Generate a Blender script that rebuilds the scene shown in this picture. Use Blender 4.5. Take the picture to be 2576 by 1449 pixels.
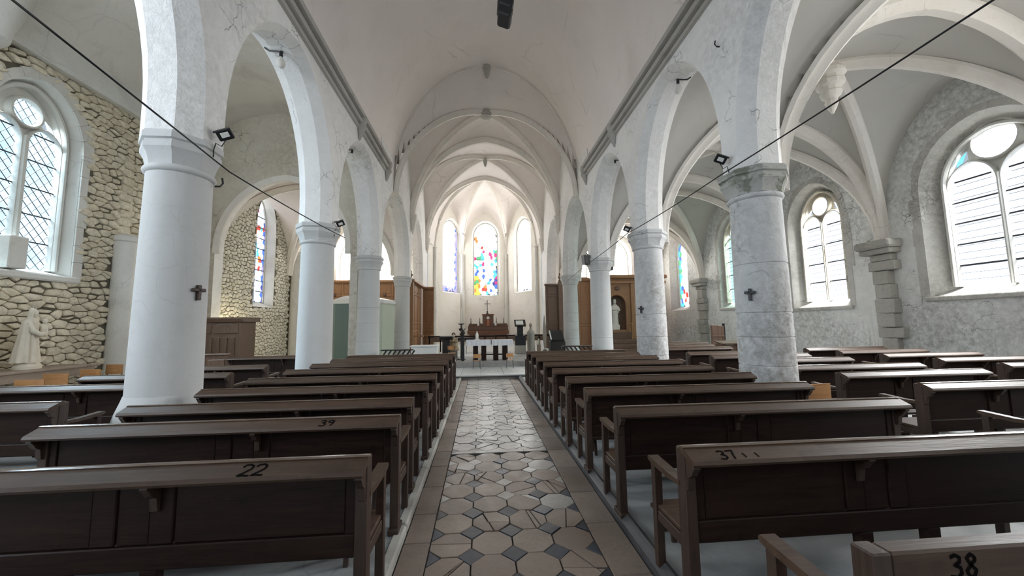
import bpy, math, random
from math import sin, cos, pi, sqrt, radians
from mathutils import Vector, Matrix, noise
random.seed(7)
S = bpy.context.scene
for o in list(bpy.data.objects):
    bpy.data.objects.remove(o)
COL = S.collection

# ------------------------------------------------------------------ camera, world, exposure
cam = bpy.data.cameras.new('camera')
cam.sensor_fit = 'HORIZONTAL'; cam.sensor_width = 36.0
cam.lens = 950.3 / 2576 * 36.0
cam.clip_start = 0.05; cam.clip_end = 200
camo = bpy.data.objects.new('camera', cam); COL.objects.link(camo)
YAW, PIT, ROL = .08307, .09624, .01409
fw = Vector((sin(YAW) * cos(PIT), cos(YAW) * cos(PIT), sin(PIT)))
rt = Vector((cos(YAW), -sin(YAW), 0)); up = rt.cross(fw)
r2 = rt * cos(ROL) - up * sin(ROL); u2 = rt * sin(ROL) + up * cos(ROL)
mw = Matrix((r2, u2, -fw)).transposed().to_4x4(); mw.translation = (-.3, 0, 1.6)
camo.matrix_world = mw
S.camera = camo
S.view_settings.view_transform = 'Standard'; S.view_settings.look = 'None'
S.view_settings.gamma = 1.0; S.view_settings.use_curve_mapping = False
S.view_settings.exposure = 0.5
w = bpy.data.worlds.new('world'); S.world = w; w.use_nodes = True
w.node_tree.nodes['Background'].inputs[0].default_value = (.70, .84, 1, 1)
w.node_tree.nodes['Background'].inputs[1].default_value = .45
w.cycles.sampling_method = 'NONE'
try:
    S.cycles.max_bounces = 12; S.cycles.diffuse_bounces = 11; S.cycles.glossy_bounces = 2
    S.cycles.adaptive_threshold = .08
    S.cycles.transmission_bounces = 3; S.cycles.caustics_reflective = False; S.cycles.caustics_refractive = False
    S.cycles.sample_clamp_indirect = 6.0
except Exception:
    pass

def area(name, loc, rot, sx, sy, power, col):
    l = bpy.data.lights.new(name, 'AREA'); l.shape = 'RECTANGLE'; l.size = sx; l.size_y = sy
    l.energy = power; l.color = col
    o = bpy.data.objects.new(name, l); COL.objects.link(o); o.location = loc; o.rotation_euler = rot
    return o
# daylight through the west doors and the windows behind the camera
area('west_window_daylight', (0, -5.0, 7.2), (radians(90), 0, radians(180)), 4.5, 3.4, 200, (.96, .97, 1.0))
area('north_window_daylight', (-9.0, 2.9, 4.6), (radians(90), 0, radians(-90)), 1.7, 3.4, 150, (.80, .90, 1.0))
area('north_window_daylight', (-9.0, -1.6, 4.6), (radians(90), 0, radians(-90)), 1.7, 3.4, 340, (.80, .90, 1.0))
area('south_window_daylight', (10.5, 3.2, 4.2), (radians(90), 0, radians(90)), 1.9, 3.4, 120, (1.0, .985, .96))
area('south_window_daylight', (10.5, -1.2, 4.2), (radians(90), 0, radians(90)), 1.9, 3.4, 120, (1.0, .985, .96))

# sky light falling steeply through the south windows in view
def sky_at(y_, e, wd):
    o = area('south_sky_light', (12.5, y_, 6.2), (0, 0, 0), 2.4, wd, e, (1.0, .99, .97))
    d = Vector((7.2, y_, 1.6)) - Vector((12.5, y_, 6.2))
    o.rotation_euler = d.to_track_quat('-Z', 'Y').to_euler(); o.data.spread = radians(150)
sky_at(7.1, 1900, 2.6); sky_at(11.42, 1400, 2.2); sky_at(15.55, 550, 2.0)
o = area('north_sky_light', (-11.2, 8.07, 6.6), (0, 0, 0), 2.2, 2.2, 900, (.80, .91, 1.0))
o.rotation_euler = (Vector((-5.5, 7.6, 1.4)) - Vector((-11.2, 8.07, 6.6))).to_track_quat('-Z', 'Y').to_euler(); o.data.spread = radians(140)
pl_ = bpy.data.lights.new('cabinet_warm_fill', 'POINT'); pl_.energy = 55; pl_.color = (1, .86, .55); pl_.shadow_soft_size = .08  # warm fill added behind the cabinet to brighten the wall there
po = bpy.data.objects.new('cabinet_warm_fill', pl_); COL.objects.link(po); po.location = (-8.55, 13.75, 1.15)
# ------------------------------------------------------------------ mesh helpers
class MB:
    def __init__(s): s.v = []; s.f = []
    def add(s, vs, fs):
        b = len(s.v); s.v += [tuple(p) for p in vs]; s.f += [tuple(i + b for i in f) for f in fs]; return s
    def box(s, x0, x1, y0, y1, z0, z1, c=0.0):
        if x0 > x1: x0, x1 = x1, x0
        if y0 > y1: y0, y1 = y1, y0
        if z0 > z1: z0, z1 = z1, z0
        if c <= 0:
            return s.add([(x0,y0,z0),(x1,y0,z0),(x1,y1,z0),(x0,y1,z0),(x0,y0,z1),(x1,y0,z1),(x1,y1,z1),(x0,y1,z1)],
                         [(0,3,2,1),(4,5,6,7),(0,1,5,4),(1,2,6,5),(2,3,7,6),(3,0,4,7)])
        c = min(c, (x1-x0)*.45, (y1-y0)*.45, (z1-z0)*.45)
        def ring(ins, z):
            a, b, d, e = x0+ins, x1-ins, y0+ins, y1-ins
            k = c if ins == 0 else c
            return [(a+k*.6,d,z),(b-k*.6,d,z),(b,d+k*.6,z),(b,e-k*.6,z),(b-k*.6,e,z),(a+k*.6,e,z),(a,e-k*.6,z),(a,d+k*.6,z)]
        vs = ring(c*.7, z0) + ring(0, z0+c) + ring(0, z1-c) + ring(c*.7, z1)
        fs = [tuple(range(7,-1,-1)), tuple(range(24,32))]
        for r in range(3):
            for i in range(8):
                j = (i+1) % 8
                fs.append((r*8+i, r*8+j, r*8+8+j, r*8+8+i))
        return s.add(vs, fs)
    def prism(s, poly, t0, t1, f):
        """poly: 2d points, f(a,b,t)->xyz"""
        n = len(poly)
        vs = [f(a,b,t0) for a,b in poly] + [f(a,b,t1) for a,b in poly]
        fs = [tuple(range(n-1,-1,-1)), tuple(range(n,2*n))]
        for i in range(n):
            j = (i+1) % n; fs.append((i,j,n+j,n+i))
        return s.add(vs, fs)
    def lathe(s, prof, n=20, cx=0, cy=0, a0=0.0, cap=True, sx=1, sy=1):
        vs = []
        for r, z in prof:
            for i in range(n):
                a = a0 + 2*pi*i/n
                vs.append((cx + r*cos(a)*sx, cy + r*sin(a)*sy, z))
        fs = []
        for k in range(len(prof)-1):
            for i in range(n):
                j = (i+1) % n; fs.append((k*n+i, k*n+j, k*n+n+j, k*n+n+i))
        if cap:
            fs.append(tuple(range(n-1,-1,-1))); b = (len(prof)-1)*n; fs.append(tuple(range(b, b+n)))
        return s.add(vs, fs)
    def loft(s, rings, cap=True):
        n = len(rings[0]); vs = [p for r in rings for p in r]; fs = []
        for k in range(len(rings)-1):
            for i in range(n):
                j = (i+1) % n; fs.append((k*n+i, k*n+j, k*n+n+j, k*n+n+i))
        if cap:
            fs.append(tuple(range(n-1,-1,-1))); b = (len(rings)-1)*n; fs.append(tuple(range(b, b+n)))
        return s.add(vs, fs)
    def sweep(s, pts, prof, ref, closed=False, cap=True):
        """prof: (side, refdir) points; ref: vector or function(i, tangent)"""
        pts = [Vector(p) for p in pts]; n = len(pts); rings = []
        for i, p in enumerate(pts):
            if closed: t = pts[(i+1) % n] - pts[i-1]
            else: t = pts[min(i+1, n-1)] - pts[max(i-1, 0)]
            t.normalize()
            r = Vector(ref(i, t)) if callable(ref) else Vector(ref)
            r = (r - t*r.dot(t)); r.normalize(); sd = t.cross(r)
            rings.append([p + sd*a + r*b for a, b in prof])
        if closed: rings.append(rings[0]); cap = False
        return s.loft(rings, cap)
    def tube(s, pts, r, n=6):
        prof = [(r*cos(2*pi*i/n), r*sin(2*pi*i/n)) for i in range(n)]
        def ref(i, t): return (0,0,1) if abs(t.z) < .9 else (0,1,0)
        return s.sweep(pts, prof, ref)
    def ball(s, c, rx, ry, rz, n=12, m=8):
        rings = []
        for k in range(m+1):
            a = -pi/2 + pi*k/m; q = max(cos(a), .02)
            rings.append([(c[0]+rx*q*cos(2*pi*i/n), c[1]+ry*q*sin(2*pi*i/n), c[2]+rz*sin(a)) for i in range(n)])
        return s.loft(rings)
    def grid(s, fn, nu, nv, flip=False):
        vs = [fn(i/nu, j/nv) for j in range(nv+1) for i in range(nu+1)]
        fs = []
        for j in range(nv):
            for i in range(nu):
                a = j*(nu+1)+i; q = (a, a+1, a+nu+2, a+nu+1)
                fs.append(q[::-1] if flip else q)
        return s.add(vs, fs)
    def mesh(s, name, mat, smooth=None):
        me = bpy.data.meshes.new(name); me.from_pydata(s.v, [], s.f); me.update()
        if mat: me.materials.append(mat)
        if smooth is not None:
            me.shade_smooth(); me.set_sharp_from_angle(angle=radians(smooth))
        return me
    def build(s, name, mat, parent=None, smooth=None, **props):
        o = bpy.data.objects.new(name, s.mesh(name, mat, smooth)); COL.objects.link(o)
        if parent: o.parent = parent
        for k, v in props.items(): o[k] = v
        return o

def thing(name, label, cat, loc=(0,0,0), rz=0.0, group=None):
    o = bpy.data.objects.new(name, None); COL.objects.link(o)
    o.empty_display_size = .1
    o.location = loc; o.rotation_euler = (0,0,rz); o['label'] = label; o['category'] = cat
    if group: o['group'] = group
    return o
def tag(o, label, cat, group=None):
    o['label'] = label; o['category'] = cat
    if group: o['group'] = group
    return o
def struct(name, label=None):
    o = bpy.data.objects.new(name, None); COL.objects.link(o); o['kind'] = 'structure'
    o.empty_display_size = .1
    if label: o['label'] = label
    return o
KIDS = {}
def copy_tree(o, parent=None):
    c = o.copy(); COL.objects.link(c)
    if parent: c.parent = parent
    for ch in list(o.children): copy_tree(ch, c)
    return c

# ------------------------------------------------------------------ materials
def nodes(name):
    m = bpy.data.materials.new(name); m.use_nodes = True
    nt = m.node_tree; b = nt.nodes['Principled BSDF']
    return m, nt, b
def L(nt, a, b): nt.links.new(a, b)
def noise_n(nt, vec, scale, detail=5, rough=.6, dist=0.0):
    n = nt.nodes.new('ShaderNodeTexNoise'); n.inputs['Scale'].default_value = scale
    n.inputs['Detail'].default_value = detail; n.inputs['Roughness'].default_value = rough
    n.inputs['Distortion'].default_value = dist
    if vec: L(nt, vec, n.inputs['Vector'])
    return n.outputs['Fac']
def ramp(nt, fac, stops):
    r = nt.nodes.new('ShaderNodeValToRGB'); e = r.color_ramp.elements
    while len(e) < len(stops): e.new(.5)
    for el, (p, c) in zip(e, stops):
        el.position = p; el.color = (c, c, c, 1) if isinstance(c, (int, float)) else (*c, 1)
    L(nt, fac, r.inputs[0]); return r.outputs[0]
def mix(nt, fac, a, b, mode='MIX'):
    m = nt.nodes.new('ShaderNodeMix'); m.data_type = 'RGBA'; m.blend_type = mode
    for s, v in ((m.inputs[0], fac), (m.inputs[6], a), (m.inputs[7], b)):
        if isinstance(v, (int, float)): s.default_value = v
        elif isinstance(v, tuple): s.default_value = (*v, 1)
        else: L(nt, v, s)
    return m.outputs[2]
def math_n(nt, op, a, b=0.0):
    m = nt.nodes.new('ShaderNodeMath'); m.operation = op
    for s, v in ((m.inputs[0], a), (m.inputs[1], b)):
        if isinstance(v, (int, float)): s.default_value = v
        else: L(nt, v, s)
    return m.outputs[0]
def pos(nt):
    return nt.nodes.new('ShaderNodeNewGeometry').outputs['Position']
def objco(nt):
    return nt.nodes.new('ShaderNodeTexCoord').outputs['Object']
def scaled(nt, vec, sc):
    m = nt.nodes.new('ShaderNodeMapping'); m.inputs['Scale'].default_value = sc
    L(nt, vec, m.inputs['Vector']); return m.outputs[0]
def bump(nt, b, h, strength=.3, dist=.02):
    n = nt.nodes.new('ShaderNodeBump'); n.inputs['Strength'].default_value = strength
    n.inputs['Distance'].default_value = dist
    L(nt, h, n.inputs['Height']); L(nt, n.outputs[0], b.inputs['Normal'])
def set_spec(b, v):
    b.inputs['Specular IOR Level'].default_value = v

def plaster(name, base, warm, dirt, dirt_amt=.5, crack=.5, blotch=None, blotch_amt=.5, streak=0.0, rough=.9, bs=.25, crack_scale=1.3):
    """lime-washed plaster: broad tone, stains, hairline cracks, flaked patches"""
    m, nt, b = nodes(name); P = pos(nt)
    c = mix(nt, ramp(nt, noise_n(nt, P, .45, 3), [(.35, 0.), (.7, 1.)]), base, warm)
    d = noise_n(nt, P, 1.1, 5, .68, .4)
    c = mix(nt, ramp(nt, d, [(.52, 0.), (.80, dirt_amt)]), c, dirt)
    fine = noise_n(nt, P, 14, 3, .75)
    c = mix(nt, ramp(nt, fine, [(.55, 0.), (.85, dirt_amt*.6)]), c, dirt)
    if blotch:
        bl = noise_n(nt, P, 1.7, 5, .74, .5)
        c = mix(nt, ramp(nt, bl, [(.60 - .18*blotch_amt, 0.), (.66 - .18*blotch_amt, .9)]), c, mix(nt, fine, blotch, tuple(x*.55 for x in blotch)))
    if streak:
        st = noise_n(nt, scaled(nt, P, (3.5, 3.5, .35)), 2.2, 6, .7)
        c = mix(nt, ramp(nt, st, [(.5, 0.), (.72, streak)]), c, dirt)
    h = noise_n(nt, P, 9, 3, .65)
    if crack:
        wob = nt.nodes.new('ShaderNodeMix'); wob.data_type = 'RGBA'; wob.blend_type = 'LINEAR_LIGHT'
        wob.inputs[0].default_value = .12
        L(nt, P, wob.inputs[6])
        nn = nt.nodes.new('ShaderNodeTexNoise'); nn.inputs['Scale'].default_value = 2.5; nn.inputs['Detail'].default_value = 2
        L(nt, P, nn.inputs['Vector']); L(nt, nn.outputs['Color'], wob.inputs[7])
        v = nt.nodes.new('ShaderNodeTexVoronoi'); v.feature = 'DISTANCE_TO_EDGE'; v.inputs['Scale'].default_value = crack_scale
        L(nt, wob.outputs[2], v.inputs['Vector'])
        ln = ramp(nt, v.outputs['Distance'], [(0., 1.), (.012, 0.)])
        msk = ramp(nt, noise_n(nt, P, .8, 4), [(.5, 0.), (.62, crack)])
        lf = math_n(nt, 'MULTIPLY', ln, msk)
        c = mix(nt, lf, c, tuple(x*.32 for x in dirt))
    L(nt, c, b.inputs['Base Color']); b.inputs['Roughness'].default_value = rough; set_spec(b, .25)
    bump(nt, b, h, bs, .02)
    return m

M = {}
M['plaster'] = plaster('limewashed plaster', (.90,.895,.88), (.87,.855,.83), (.50,.48,.44), .45, .15, crack_scale=.8)
M['plaster_warm'] = plaster('cream apse plaster', (.86,.83,.77), (.80,.765,.69), (.52,.48,.42), .4, .45, crack_scale=.8)
M['column'] = plaster('painted column plaster', (.60,.608,.61), (.565,.572,.565), (.44,.44,.42), .5, .18, crack_scale=2.6)
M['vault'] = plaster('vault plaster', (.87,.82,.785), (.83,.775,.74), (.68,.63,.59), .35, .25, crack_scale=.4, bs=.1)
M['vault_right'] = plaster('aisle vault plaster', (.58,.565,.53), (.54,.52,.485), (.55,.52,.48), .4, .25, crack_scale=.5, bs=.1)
M['vault_old'] = plaster('stained vault plaster', (.80,.765,.71), (.74,.70,.64), (.42,.38,.31), .5, .12, crack_scale=.5, bs=.15)
M['rib'] = plaster('rib stone', (.84,.81,.76), (.79,.75,.69), (.5,.46,.40), .5, .3, bs=.2)
def grimy(name, base, pale, grime, low, zlo, amt, high=None):
    m, nt, b = nodes(name); P = pos(nt)
    area_ = ramp(nt, noise_n(nt, P, .55, 2, .5), [(.36, 0.), (.62, 1.)])
    if high:      # old soot greys the upper part of the wall
        sp_ = nt.nodes.new('ShaderNodeSeparateXYZ'); L(nt, P, sp_.inputs[0])
        area_ = math_n(nt, 'MAXIMUM', area_, ramp(nt, math_n(nt, 'MULTIPLY', sp_.outputs['Z'], .1), [(high*.1-.10, 0.), (high*.1+.08, .9)]))
    grain = ramp(nt, noise_n(nt, P, 9, 6, .8), [(.36, 0.), (.66, 1.)])
    mid = ramp(nt, noise_n(nt, P, 2.2, 4, .65), [(.40, 0.), (.68, 1.)])
    c = mix(nt, mid, base, pale)
    g = math_n(nt, 'MULTIPLY', math_n(nt, 'MULTIPLY', area_, grain), amt)
    c = mix(nt, g, c, grime)
    st = ramp(nt, noise_n(nt, scaled(nt, P, (6, 6, .5)), 2.0, 4, .7), [(.46, 0.), (.70, 1.)])
    sep = nt.nodes.new('ShaderNodeSeparateXYZ'); L(nt, P, sep.inputs[0])
    wet = ramp(nt, math_n(nt, 'MULTIPLY', sep.outputs['Z'], 1.0/zlo), [(.35, .5), (1., 0.)])
    c = mix(nt, math_n(nt, 'MULTIPLY', st, wet), c, low)
    v = nt.nodes.new('ShaderNodeTexVoronoi'); v.feature = 'DISTANCE_TO_EDGE'; v.inputs['Scale'].default_value = 2.6
    wob = nt.nodes.new('ShaderNodeMix'); wob.data_type = 'RGBA'; wob.blend_type = 'LINEAR_LIGHT'; wob.inputs[0].default_value = .2
    nn = nt.nodes.new('ShaderNodeTexNoise'); nn.inputs['Scale'].default_value = 3; nn.inputs['Detail'].default_value = 4
    L(nt, P, nn.inputs['Vector']); L(nt, P, wob.inputs[6]); L(nt, nn.outputs['Color'], wob.inputs[7]); L(nt, wob.outputs[2], v.inputs['Vector'])
    ln = math_n(nt, 'MULTIPLY', ramp(nt, v.outputs['Distance'], [(0., .9), (.022, 0.)]), ramp(nt, noise_n(nt, P, .9, 3), [(.54, 0.), (.62, 1.)]))
    c = mix(nt, ln, c, tuple(x*.5 for x in grime))
    L(nt, c, b.inputs['Base Color']); b.inputs['Roughness'].default_value = .95; set_spec(b, .2)
    bump(nt, b, noise_n(nt, P, 6, 4, .75), .7, .03)
    return m
M['wall_damaged'] = grimy('weathered wall plaster', (.80,.81,.795), (.90,.91,.90), (.27,.27,.25), (.40,.40,.37), 2.2, .8, 5.0)
M['arcade'] = grimy('limewashed arcade', (.86,.855,.845), (.92,.915,.905), (.46,.46,.445), (.6,.6,.58), .01, .5)
M['spandrel'] = grimy('old brown spandrel plaster', (.66,.62,.54), (.75,.71,.63), (.36,.31,.23), (.5,.46,.4), .01, .8)
M['quoin'] = grimy('grey window quoin', (.58,.57,.535), (.68,.67,.635), (.26,.25,.22), (.4,.4,.36), .01, .9)
M['column_worn'] = grimy('worn column plaster', (.66,.67,.68), (.74,.75,.76), (.30,.29,.265), (.50,.49,.46), .8, .9)
M['capital_moss'] = plaster('mossy capital stone', (.56,.565,.545), (.46,.46,.43), (.20,.21,.17), .8, .5, (.30,.31,.25), .5, bs=.5, crack_scale=4)
M['stone_pale'] = plaster('pale dressed stone', (.72,.72,.69), (.62,.60,.55), (.35,.33,.29), .5, .35, bs=.35)
M['stone_brown'] = plaster('old brown stone', (.70,.66,.575), (.62,.57,.48), (.30,.265,.21), .6, .35, (.42,.385,.31), .3, bs=.6)
M['cornice'] = plaster('cornice stone', (.50,.49,.46), (.44,.42,.39), (.20,.19,.17), .6, .2, bs=.3)
M['block'] = plaster('rough grey block', (.50,.49,.455), (.40,.385,.35), (.20,.19,.165), .8, .6, bs=1.0, crack_scale=3.0)
M['mortar'] = plaster('dark rubble mortar', (.17,.15,.11), (.12,.105,.075), (.05,.045,.035), .8, 0, bs=.5)

def stone_mat(name, a, b_, c_):
    m, nt, b = nodes(name); P = pos(nt)
    g = nt.nodes.new('ShaderNodeNewGeometry').outputs['Random Per Island']
    oi = nt.nodes.new('ShaderNodeObjectInfo').outputs['Random']
    rnd = math_n(nt, 'FRACT', math_n(nt, 'ADD', g, oi))
    c = ramp(nt, rnd, [(0., a), (.5, b_), (1., c_)])
    n = noise_n(nt, P, 11, 4, .7)
    c = mix(nt, ramp(nt, n, [(.4, 0.), (.8, .75)]), c, tuple(x*.42 for x in b_))
    L(nt, c, b.inputs['Base Color']); b.inputs['Roughness'].default_value = .92; set_spec(b, .2)
    bump(nt, b, noise_n(nt, P, 22, 3, .7), .6, .02)
    return m
M['rubble'] = stone_mat('rubble limestone', (.76,.68,.52), (.82,.75,.60), (.66,.59,.45))
M['flint'] = stone_mat('small rubble', (.72,.69,.58), (.80,.77,.67), (.60,.57,.47))

def wood(name, dark, light, sc=1.0, rough=.45, axis='x', wear=.3, spec=.5, objspace=True, wearcol=None):
    m, nt, b = nodes(name); P = objco(nt) if objspace else pos(nt)
    s = {'x': (1.2, 14, 14), 'z': (14, 14, 1.2), 'y': (14, 1.2, 14)}[axis]
    oi = nt.nodes.new('ShaderNodeObjectInfo').outputs['Random']
    ad = nt.nodes.new('ShaderNodeVectorMath'); ad.operation = 'ADD'
    L(nt, scaled(nt, P, tuple(v*sc for v in s)), ad.inputs[0])
    cb = nt.nodes.new('ShaderNodeCombineXYZ'); L(nt, math_n(nt, 'MULTIPLY', oi, 37.0), cb.inputs[0]); L(nt, cb.outputs[0], ad.inputs[1])
    g = noise_n(nt, ad.outputs[0], 2.0, 4, .65, .5)
    c = mix(nt, ramp(nt, g, [(.3, 0.), (.7, 1.)]), dark, light)
    wv = noise_n(nt, P, 3.5, 4, .7, .6)
    c = mix(nt, ramp(nt, wv, [(.55, 0.), (.8, wear)]), c, wearcol or tuple(min(1, x*1.9) for x in light))
    c = mix(nt, ramp(nt, noise_n(nt, P, 7, 3, .7), [(.58, 0.), (.75, .5)]), c, tuple(x*.35 for x in dark))
    L(nt, c, b.inputs['Base Color'])
    r = mix(nt, g, (rough*.8,)*3, (rough*1.25,)*3); L(nt, r, b.inputs['Roughness'])
    set_spec(b, spec)
    bump(nt, b, g, .25, .01)
    return m
M['pew'] = wood('dark oak', (.014,.0065,.0048), (.028,.014,.010), wear=.2, spec=.2)
M['pew_ledge'] = wood('worn oak ledge', (.050,.027,.016), (.084,.050,.032), wear=.3, rough=.46, spec=.38)
M['pew_glint'] = wood('glint lightened ledge edge', (.10,.066,.046), (.17,.12,.09), wear=.4, rough=.20, spec=.6)  # glint along the ledge top, put into a lighter wood colour
M['pew_end'] = wood('worn oak post', (.035,.019,.013), (.062,.037,.026), axis='z', wear=.35, rough=.45)
M['panel'] = wood('warm panelling', (.26,.135,.065), (.36,.20,.10), axis='z', wear=.15, rough=.5)
M['panel_dark'] = wood('brown cabinet wood', (.12,.072,.048), (.17,.105,.07), axis='z', wear=.2, rough=.42)
M['altar_wood'] = wood('altar wood', (.13,.055,.033), (.20,.09,.05), wear=.2, rough=.5)
M['table_wood'] = wood('pale brown table wood', (.25,.19,.145), (.33,.26,.20), wear=.3, rough=.5, axis='y')
M['ply'] = wood('orange plywood', (.42,.20,.075), (.55,.29,.12), wear=.15, rough=.4)
M['black_wood'] = wood('black stained wood', (.012,.010,.010), (.022,.018,.017), wear=.1, rough=.4)

def flat(name, col, rough=.5, metal=0.0, spec=.5, nz=0.0, nzc=None, scale=8):
    m, nt, b = nodes(name)
    P = objco(nt)
    n = noise_n(nt, P, scale, 3, .65)
    c = mix(nt, ramp(nt, n, [(.4, 0.), (.75, max(nz, .12))]), col, nzc or tuple(x*.6 for x in col))
    L(nt, c, b.inputs['Base Color']); b.inputs['Roughness'].default_value = rough
    b.inputs['Metallic'].default_value = metal; set_spec(b, spec)
    bump(nt, b, n, .08, .01)
    return m
M['black'] = flat('black metal', (.012,.012,.014), .4)
M['iron'] = flat('dark iron bar', (.05,.05,.055), .5)
M['lead'] = flat('lead came', (.10,.12,.14), .6)
M['steel'] = flat('chair steel', (.10,.10,.11), .35, .6)
M['cloth'] = flat('white altar cloth', (.72,.73,.76), .9, nz=.2)
M['white_paint'] = flat('white paint', (.74,.75,.73), .6, nz=.25, nzc=(.5,.5,.46))
M['booth_shaded'] = flat('shaded booth green', (.115,.175,.165), .5)  # one booth paint in two tones: dark for shaded faces, pale for lit
M['booth_lit'] = flat('lit booth green', (.52,.60,.50), .45)
M['statue'] = flat('cream plaster figure', (.72,.66,.55), .7, nz=.3, nzc=(.45,.39,.30), scale=6)
M['statue_white'] = flat('white plaster figure', (.78,.76,.72), .7, nz=.3, nzc=(.5,.48,.44))
M['statue_stone'] = flat('grey stone', (.42,.40,.35), .9, nz=.5, nzc=(.25,.23,.19), scale=14)
M['brass'] = flat('brass', (.55,.38,.13), .3, .9)
M['hair'] = flat('brown painted hair', (.14,.065,.035), .6)
M['robe'] = flat('tan painted robe', (.42,.33,.22), .8, nz=.4)
M['red'] = flat('dark red cloth', (.24,.03,.03), .8)
M['paper'] = flat('paper', (.8,.8,.78), .8)
M['wax'] = flat('wax', (.82,.79,.68), .5)
M['ink'] = flat('black number paint', (.006,.005,.005), .95, spec=.05)
M['concrete'] = plaster('grey cement floor', (.36,.375,.38), (.30,.315,.32), (.14,.14,.135), .6, .5, rough=.55, bs=.2)
M['kerb'] = plaster('worn white kerb', (.52,.51,.47), (.44,.43,.39), (.22,.21,.19), .6, .2, bs=.3)
M['joist'] = wood('grey kerb timber', (.045,.046,.05), (.085,.085,.09), axis='y', rough=.45, wear=.35, objspace=False)
M['grout'] = flat('dark grout', (.020,.017,.015), .9)

def tile_mat(name, cols, rough, stain):
    m, nt, b = nodes(name); P = pos(nt)
    oi = nt.nodes.new('ShaderNodeObjectInfo').outputs['Random']
    g = nt.nodes.new('ShaderNodeNewGeometry').outputs['Random Per Island']
    c = ramp(nt, math_n(nt, 'FRACT', math_n(nt, 'ADD', oi, g)), [(i/(len(cols)-1), k) for i, k in enumerate(cols)])
    n = noise_n(nt, P, 6, 5, .7, .3)
    c = mix(nt, ramp(nt, n, [(.42, 0.), (.75, .65)]), c, stain)
    c = mix(nt, ramp(nt, noise_n(nt, P, 30, 2, .7), [(.5, 0.), (.8, .4)]), c, tuple(x*.5 for x in stain))
    L(nt, c, b.inputs['Base Color'])
    L(nt, ramp(nt, n, [(.3, rough), (.8, min(1, rough*1.7))]), b.inputs['Roughness']); set_spec(b, .5)
    bump(nt, b, noise_n(nt, P, 7, 2, .6), .16, .02)
    return m
M['tile'] = tile_mat('worn octagon tile', [(.25,.19,.155), (.30,.24,.195), (.215,.155,.125), (.32,.265,.22)], .32, (.26,.205,.17))
M['tile_dark'] = tile_mat('slate blue tile', [(.030,.036,.050), (.055,.066,.088), (.024,.027,.036)], .28, (.04,.045,.05))
M['tile_pale'] = tile_mat('pale worn tile', [(.36,.34,.31), (.42,.40,.37), (.31,.28,.25)], .26, (.25,.23,.20))
M['slab'] = tile_mat('border slab', [(.22,.17,.14), (.265,.21,.175), (.185,.145,.12)], .42, (.22,.175,.145))
M['marble'] = tile_mat('grey step marble', [(.46,.48,.47), (.54,.55,.53)], .35, (.36,.38,.37))
M['step_stone'] = tile_mat('dark step stone', [(.26,.25,.235), (.32,.31,.29)], .5, (.2,.19,.17))

def glass(name, col, strength, col2=None, scale=1.5, lo=.4, hi=.7, stretch=(1,1,1)):
    """lit window glass: the bright sky seen through it"""
    m, nt, b = nodes(name); P = pos(nt)
    b.inputs['Base Color'].default_value = (.1,.1,.1,1); b.inputs['Roughness'].default_value = .25
    if col2:
        n = noise_n(nt, scaled(nt, P, stretch), scale, 5, .6)
        L(nt, mix(nt, ramp(nt, n, [(lo, 0.), (hi, 1.)]), col, col2), b.inputs['Emission Color'])
    else: b.inputs['Emission Color'].default_value = (*col, 1)
    if strength < 2: m.cycles.emission_sampling = 'NONE'
    b.inputs['Roughness'].default_value = .25; b.inputs['Emission Strength'].default_value = strength
    return m
def clear_glass(name, tint, glow, col):
    m = bpy.data.materials.new(name); m.use_nodes = True; nt = m.node_tree; nt.nodes.clear()
    o = nt.nodes.new('ShaderNodeOutputMaterial'); a = nt.nodes.new('ShaderNodeAddShader')
    t = nt.nodes.new('ShaderNodeBsdfTransparent'); t.inputs[0].default_value = (*tint, 1)
    e = nt.nodes.new('ShaderNodeEmission'); e.inputs[0].default_value = (*col, 1); e.inputs[1].default_value = glow
    L(nt, t.outputs[0], a.inputs[0]); L(nt, e.outputs[0], a.inputs[1]); L(nt, a.outputs[0], o.inputs[0])
    m.cycles.emission_sampling = 'NONE'
    return m
M['glass_bright'] = clear_glass('overexposed clear glass', (.93,.95,.97), 1.0, (.80,.88,1.0))
def sky_glass():
    m = clear_glass('cloudy clear glass', (.75,.85,.9), .9, (1,1,1)); nt = m.node_tree
    e = [n for n in nt.nodes if n.type == 'EMISSION'][0]
    c = mix(nt, ramp(nt, noise_n(nt, pos(nt), .9, 4, .6), [(.42, 0.), (.62, 1.)]), (.30,.56,.70), (.66,.84,.92))
    L(nt, c, e.inputs[0]); return m
M['glass_sky'] = sky_glass()
M['glass_green_clear'] = clear_glass('pale green clear glass', (.5,.75,.70), .62, (.55,.85,.80))
M['glass_bright2'] = glass('bright east glass', (1,.985,.95), 18.0)
M['glass_green'] = glass('pale green glass', (.60,.90,.84), 1.1, (.72,.95,.92), 3)
SG = {}
def sg(name, c, s): SG[name] = glass('stained ' + name, c, s)
sg('white', (1.0,.985,.96), 5); sg('ice', (.62,.80,1.0), 1.25); sg('pale', (.78,.88,1.0), 1.15)
sg('blue', (.07,.20,.80), .9); sg('deep', (.05,.08,.45), .8); sg('cyan', (.10,.62,.85), 1.0)
sg('red', (.80,.05,.03), 1.0); sg('orange', (.95,.28,.05), 1.0); sg('yellow', (.98,.72,.10), 1.0)
sg('magenta', (.75,.03,.25), .9); sg('green', (.10,.55,.22), .9); sg('violet', (.45,.40,.95), 1.0)

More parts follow.
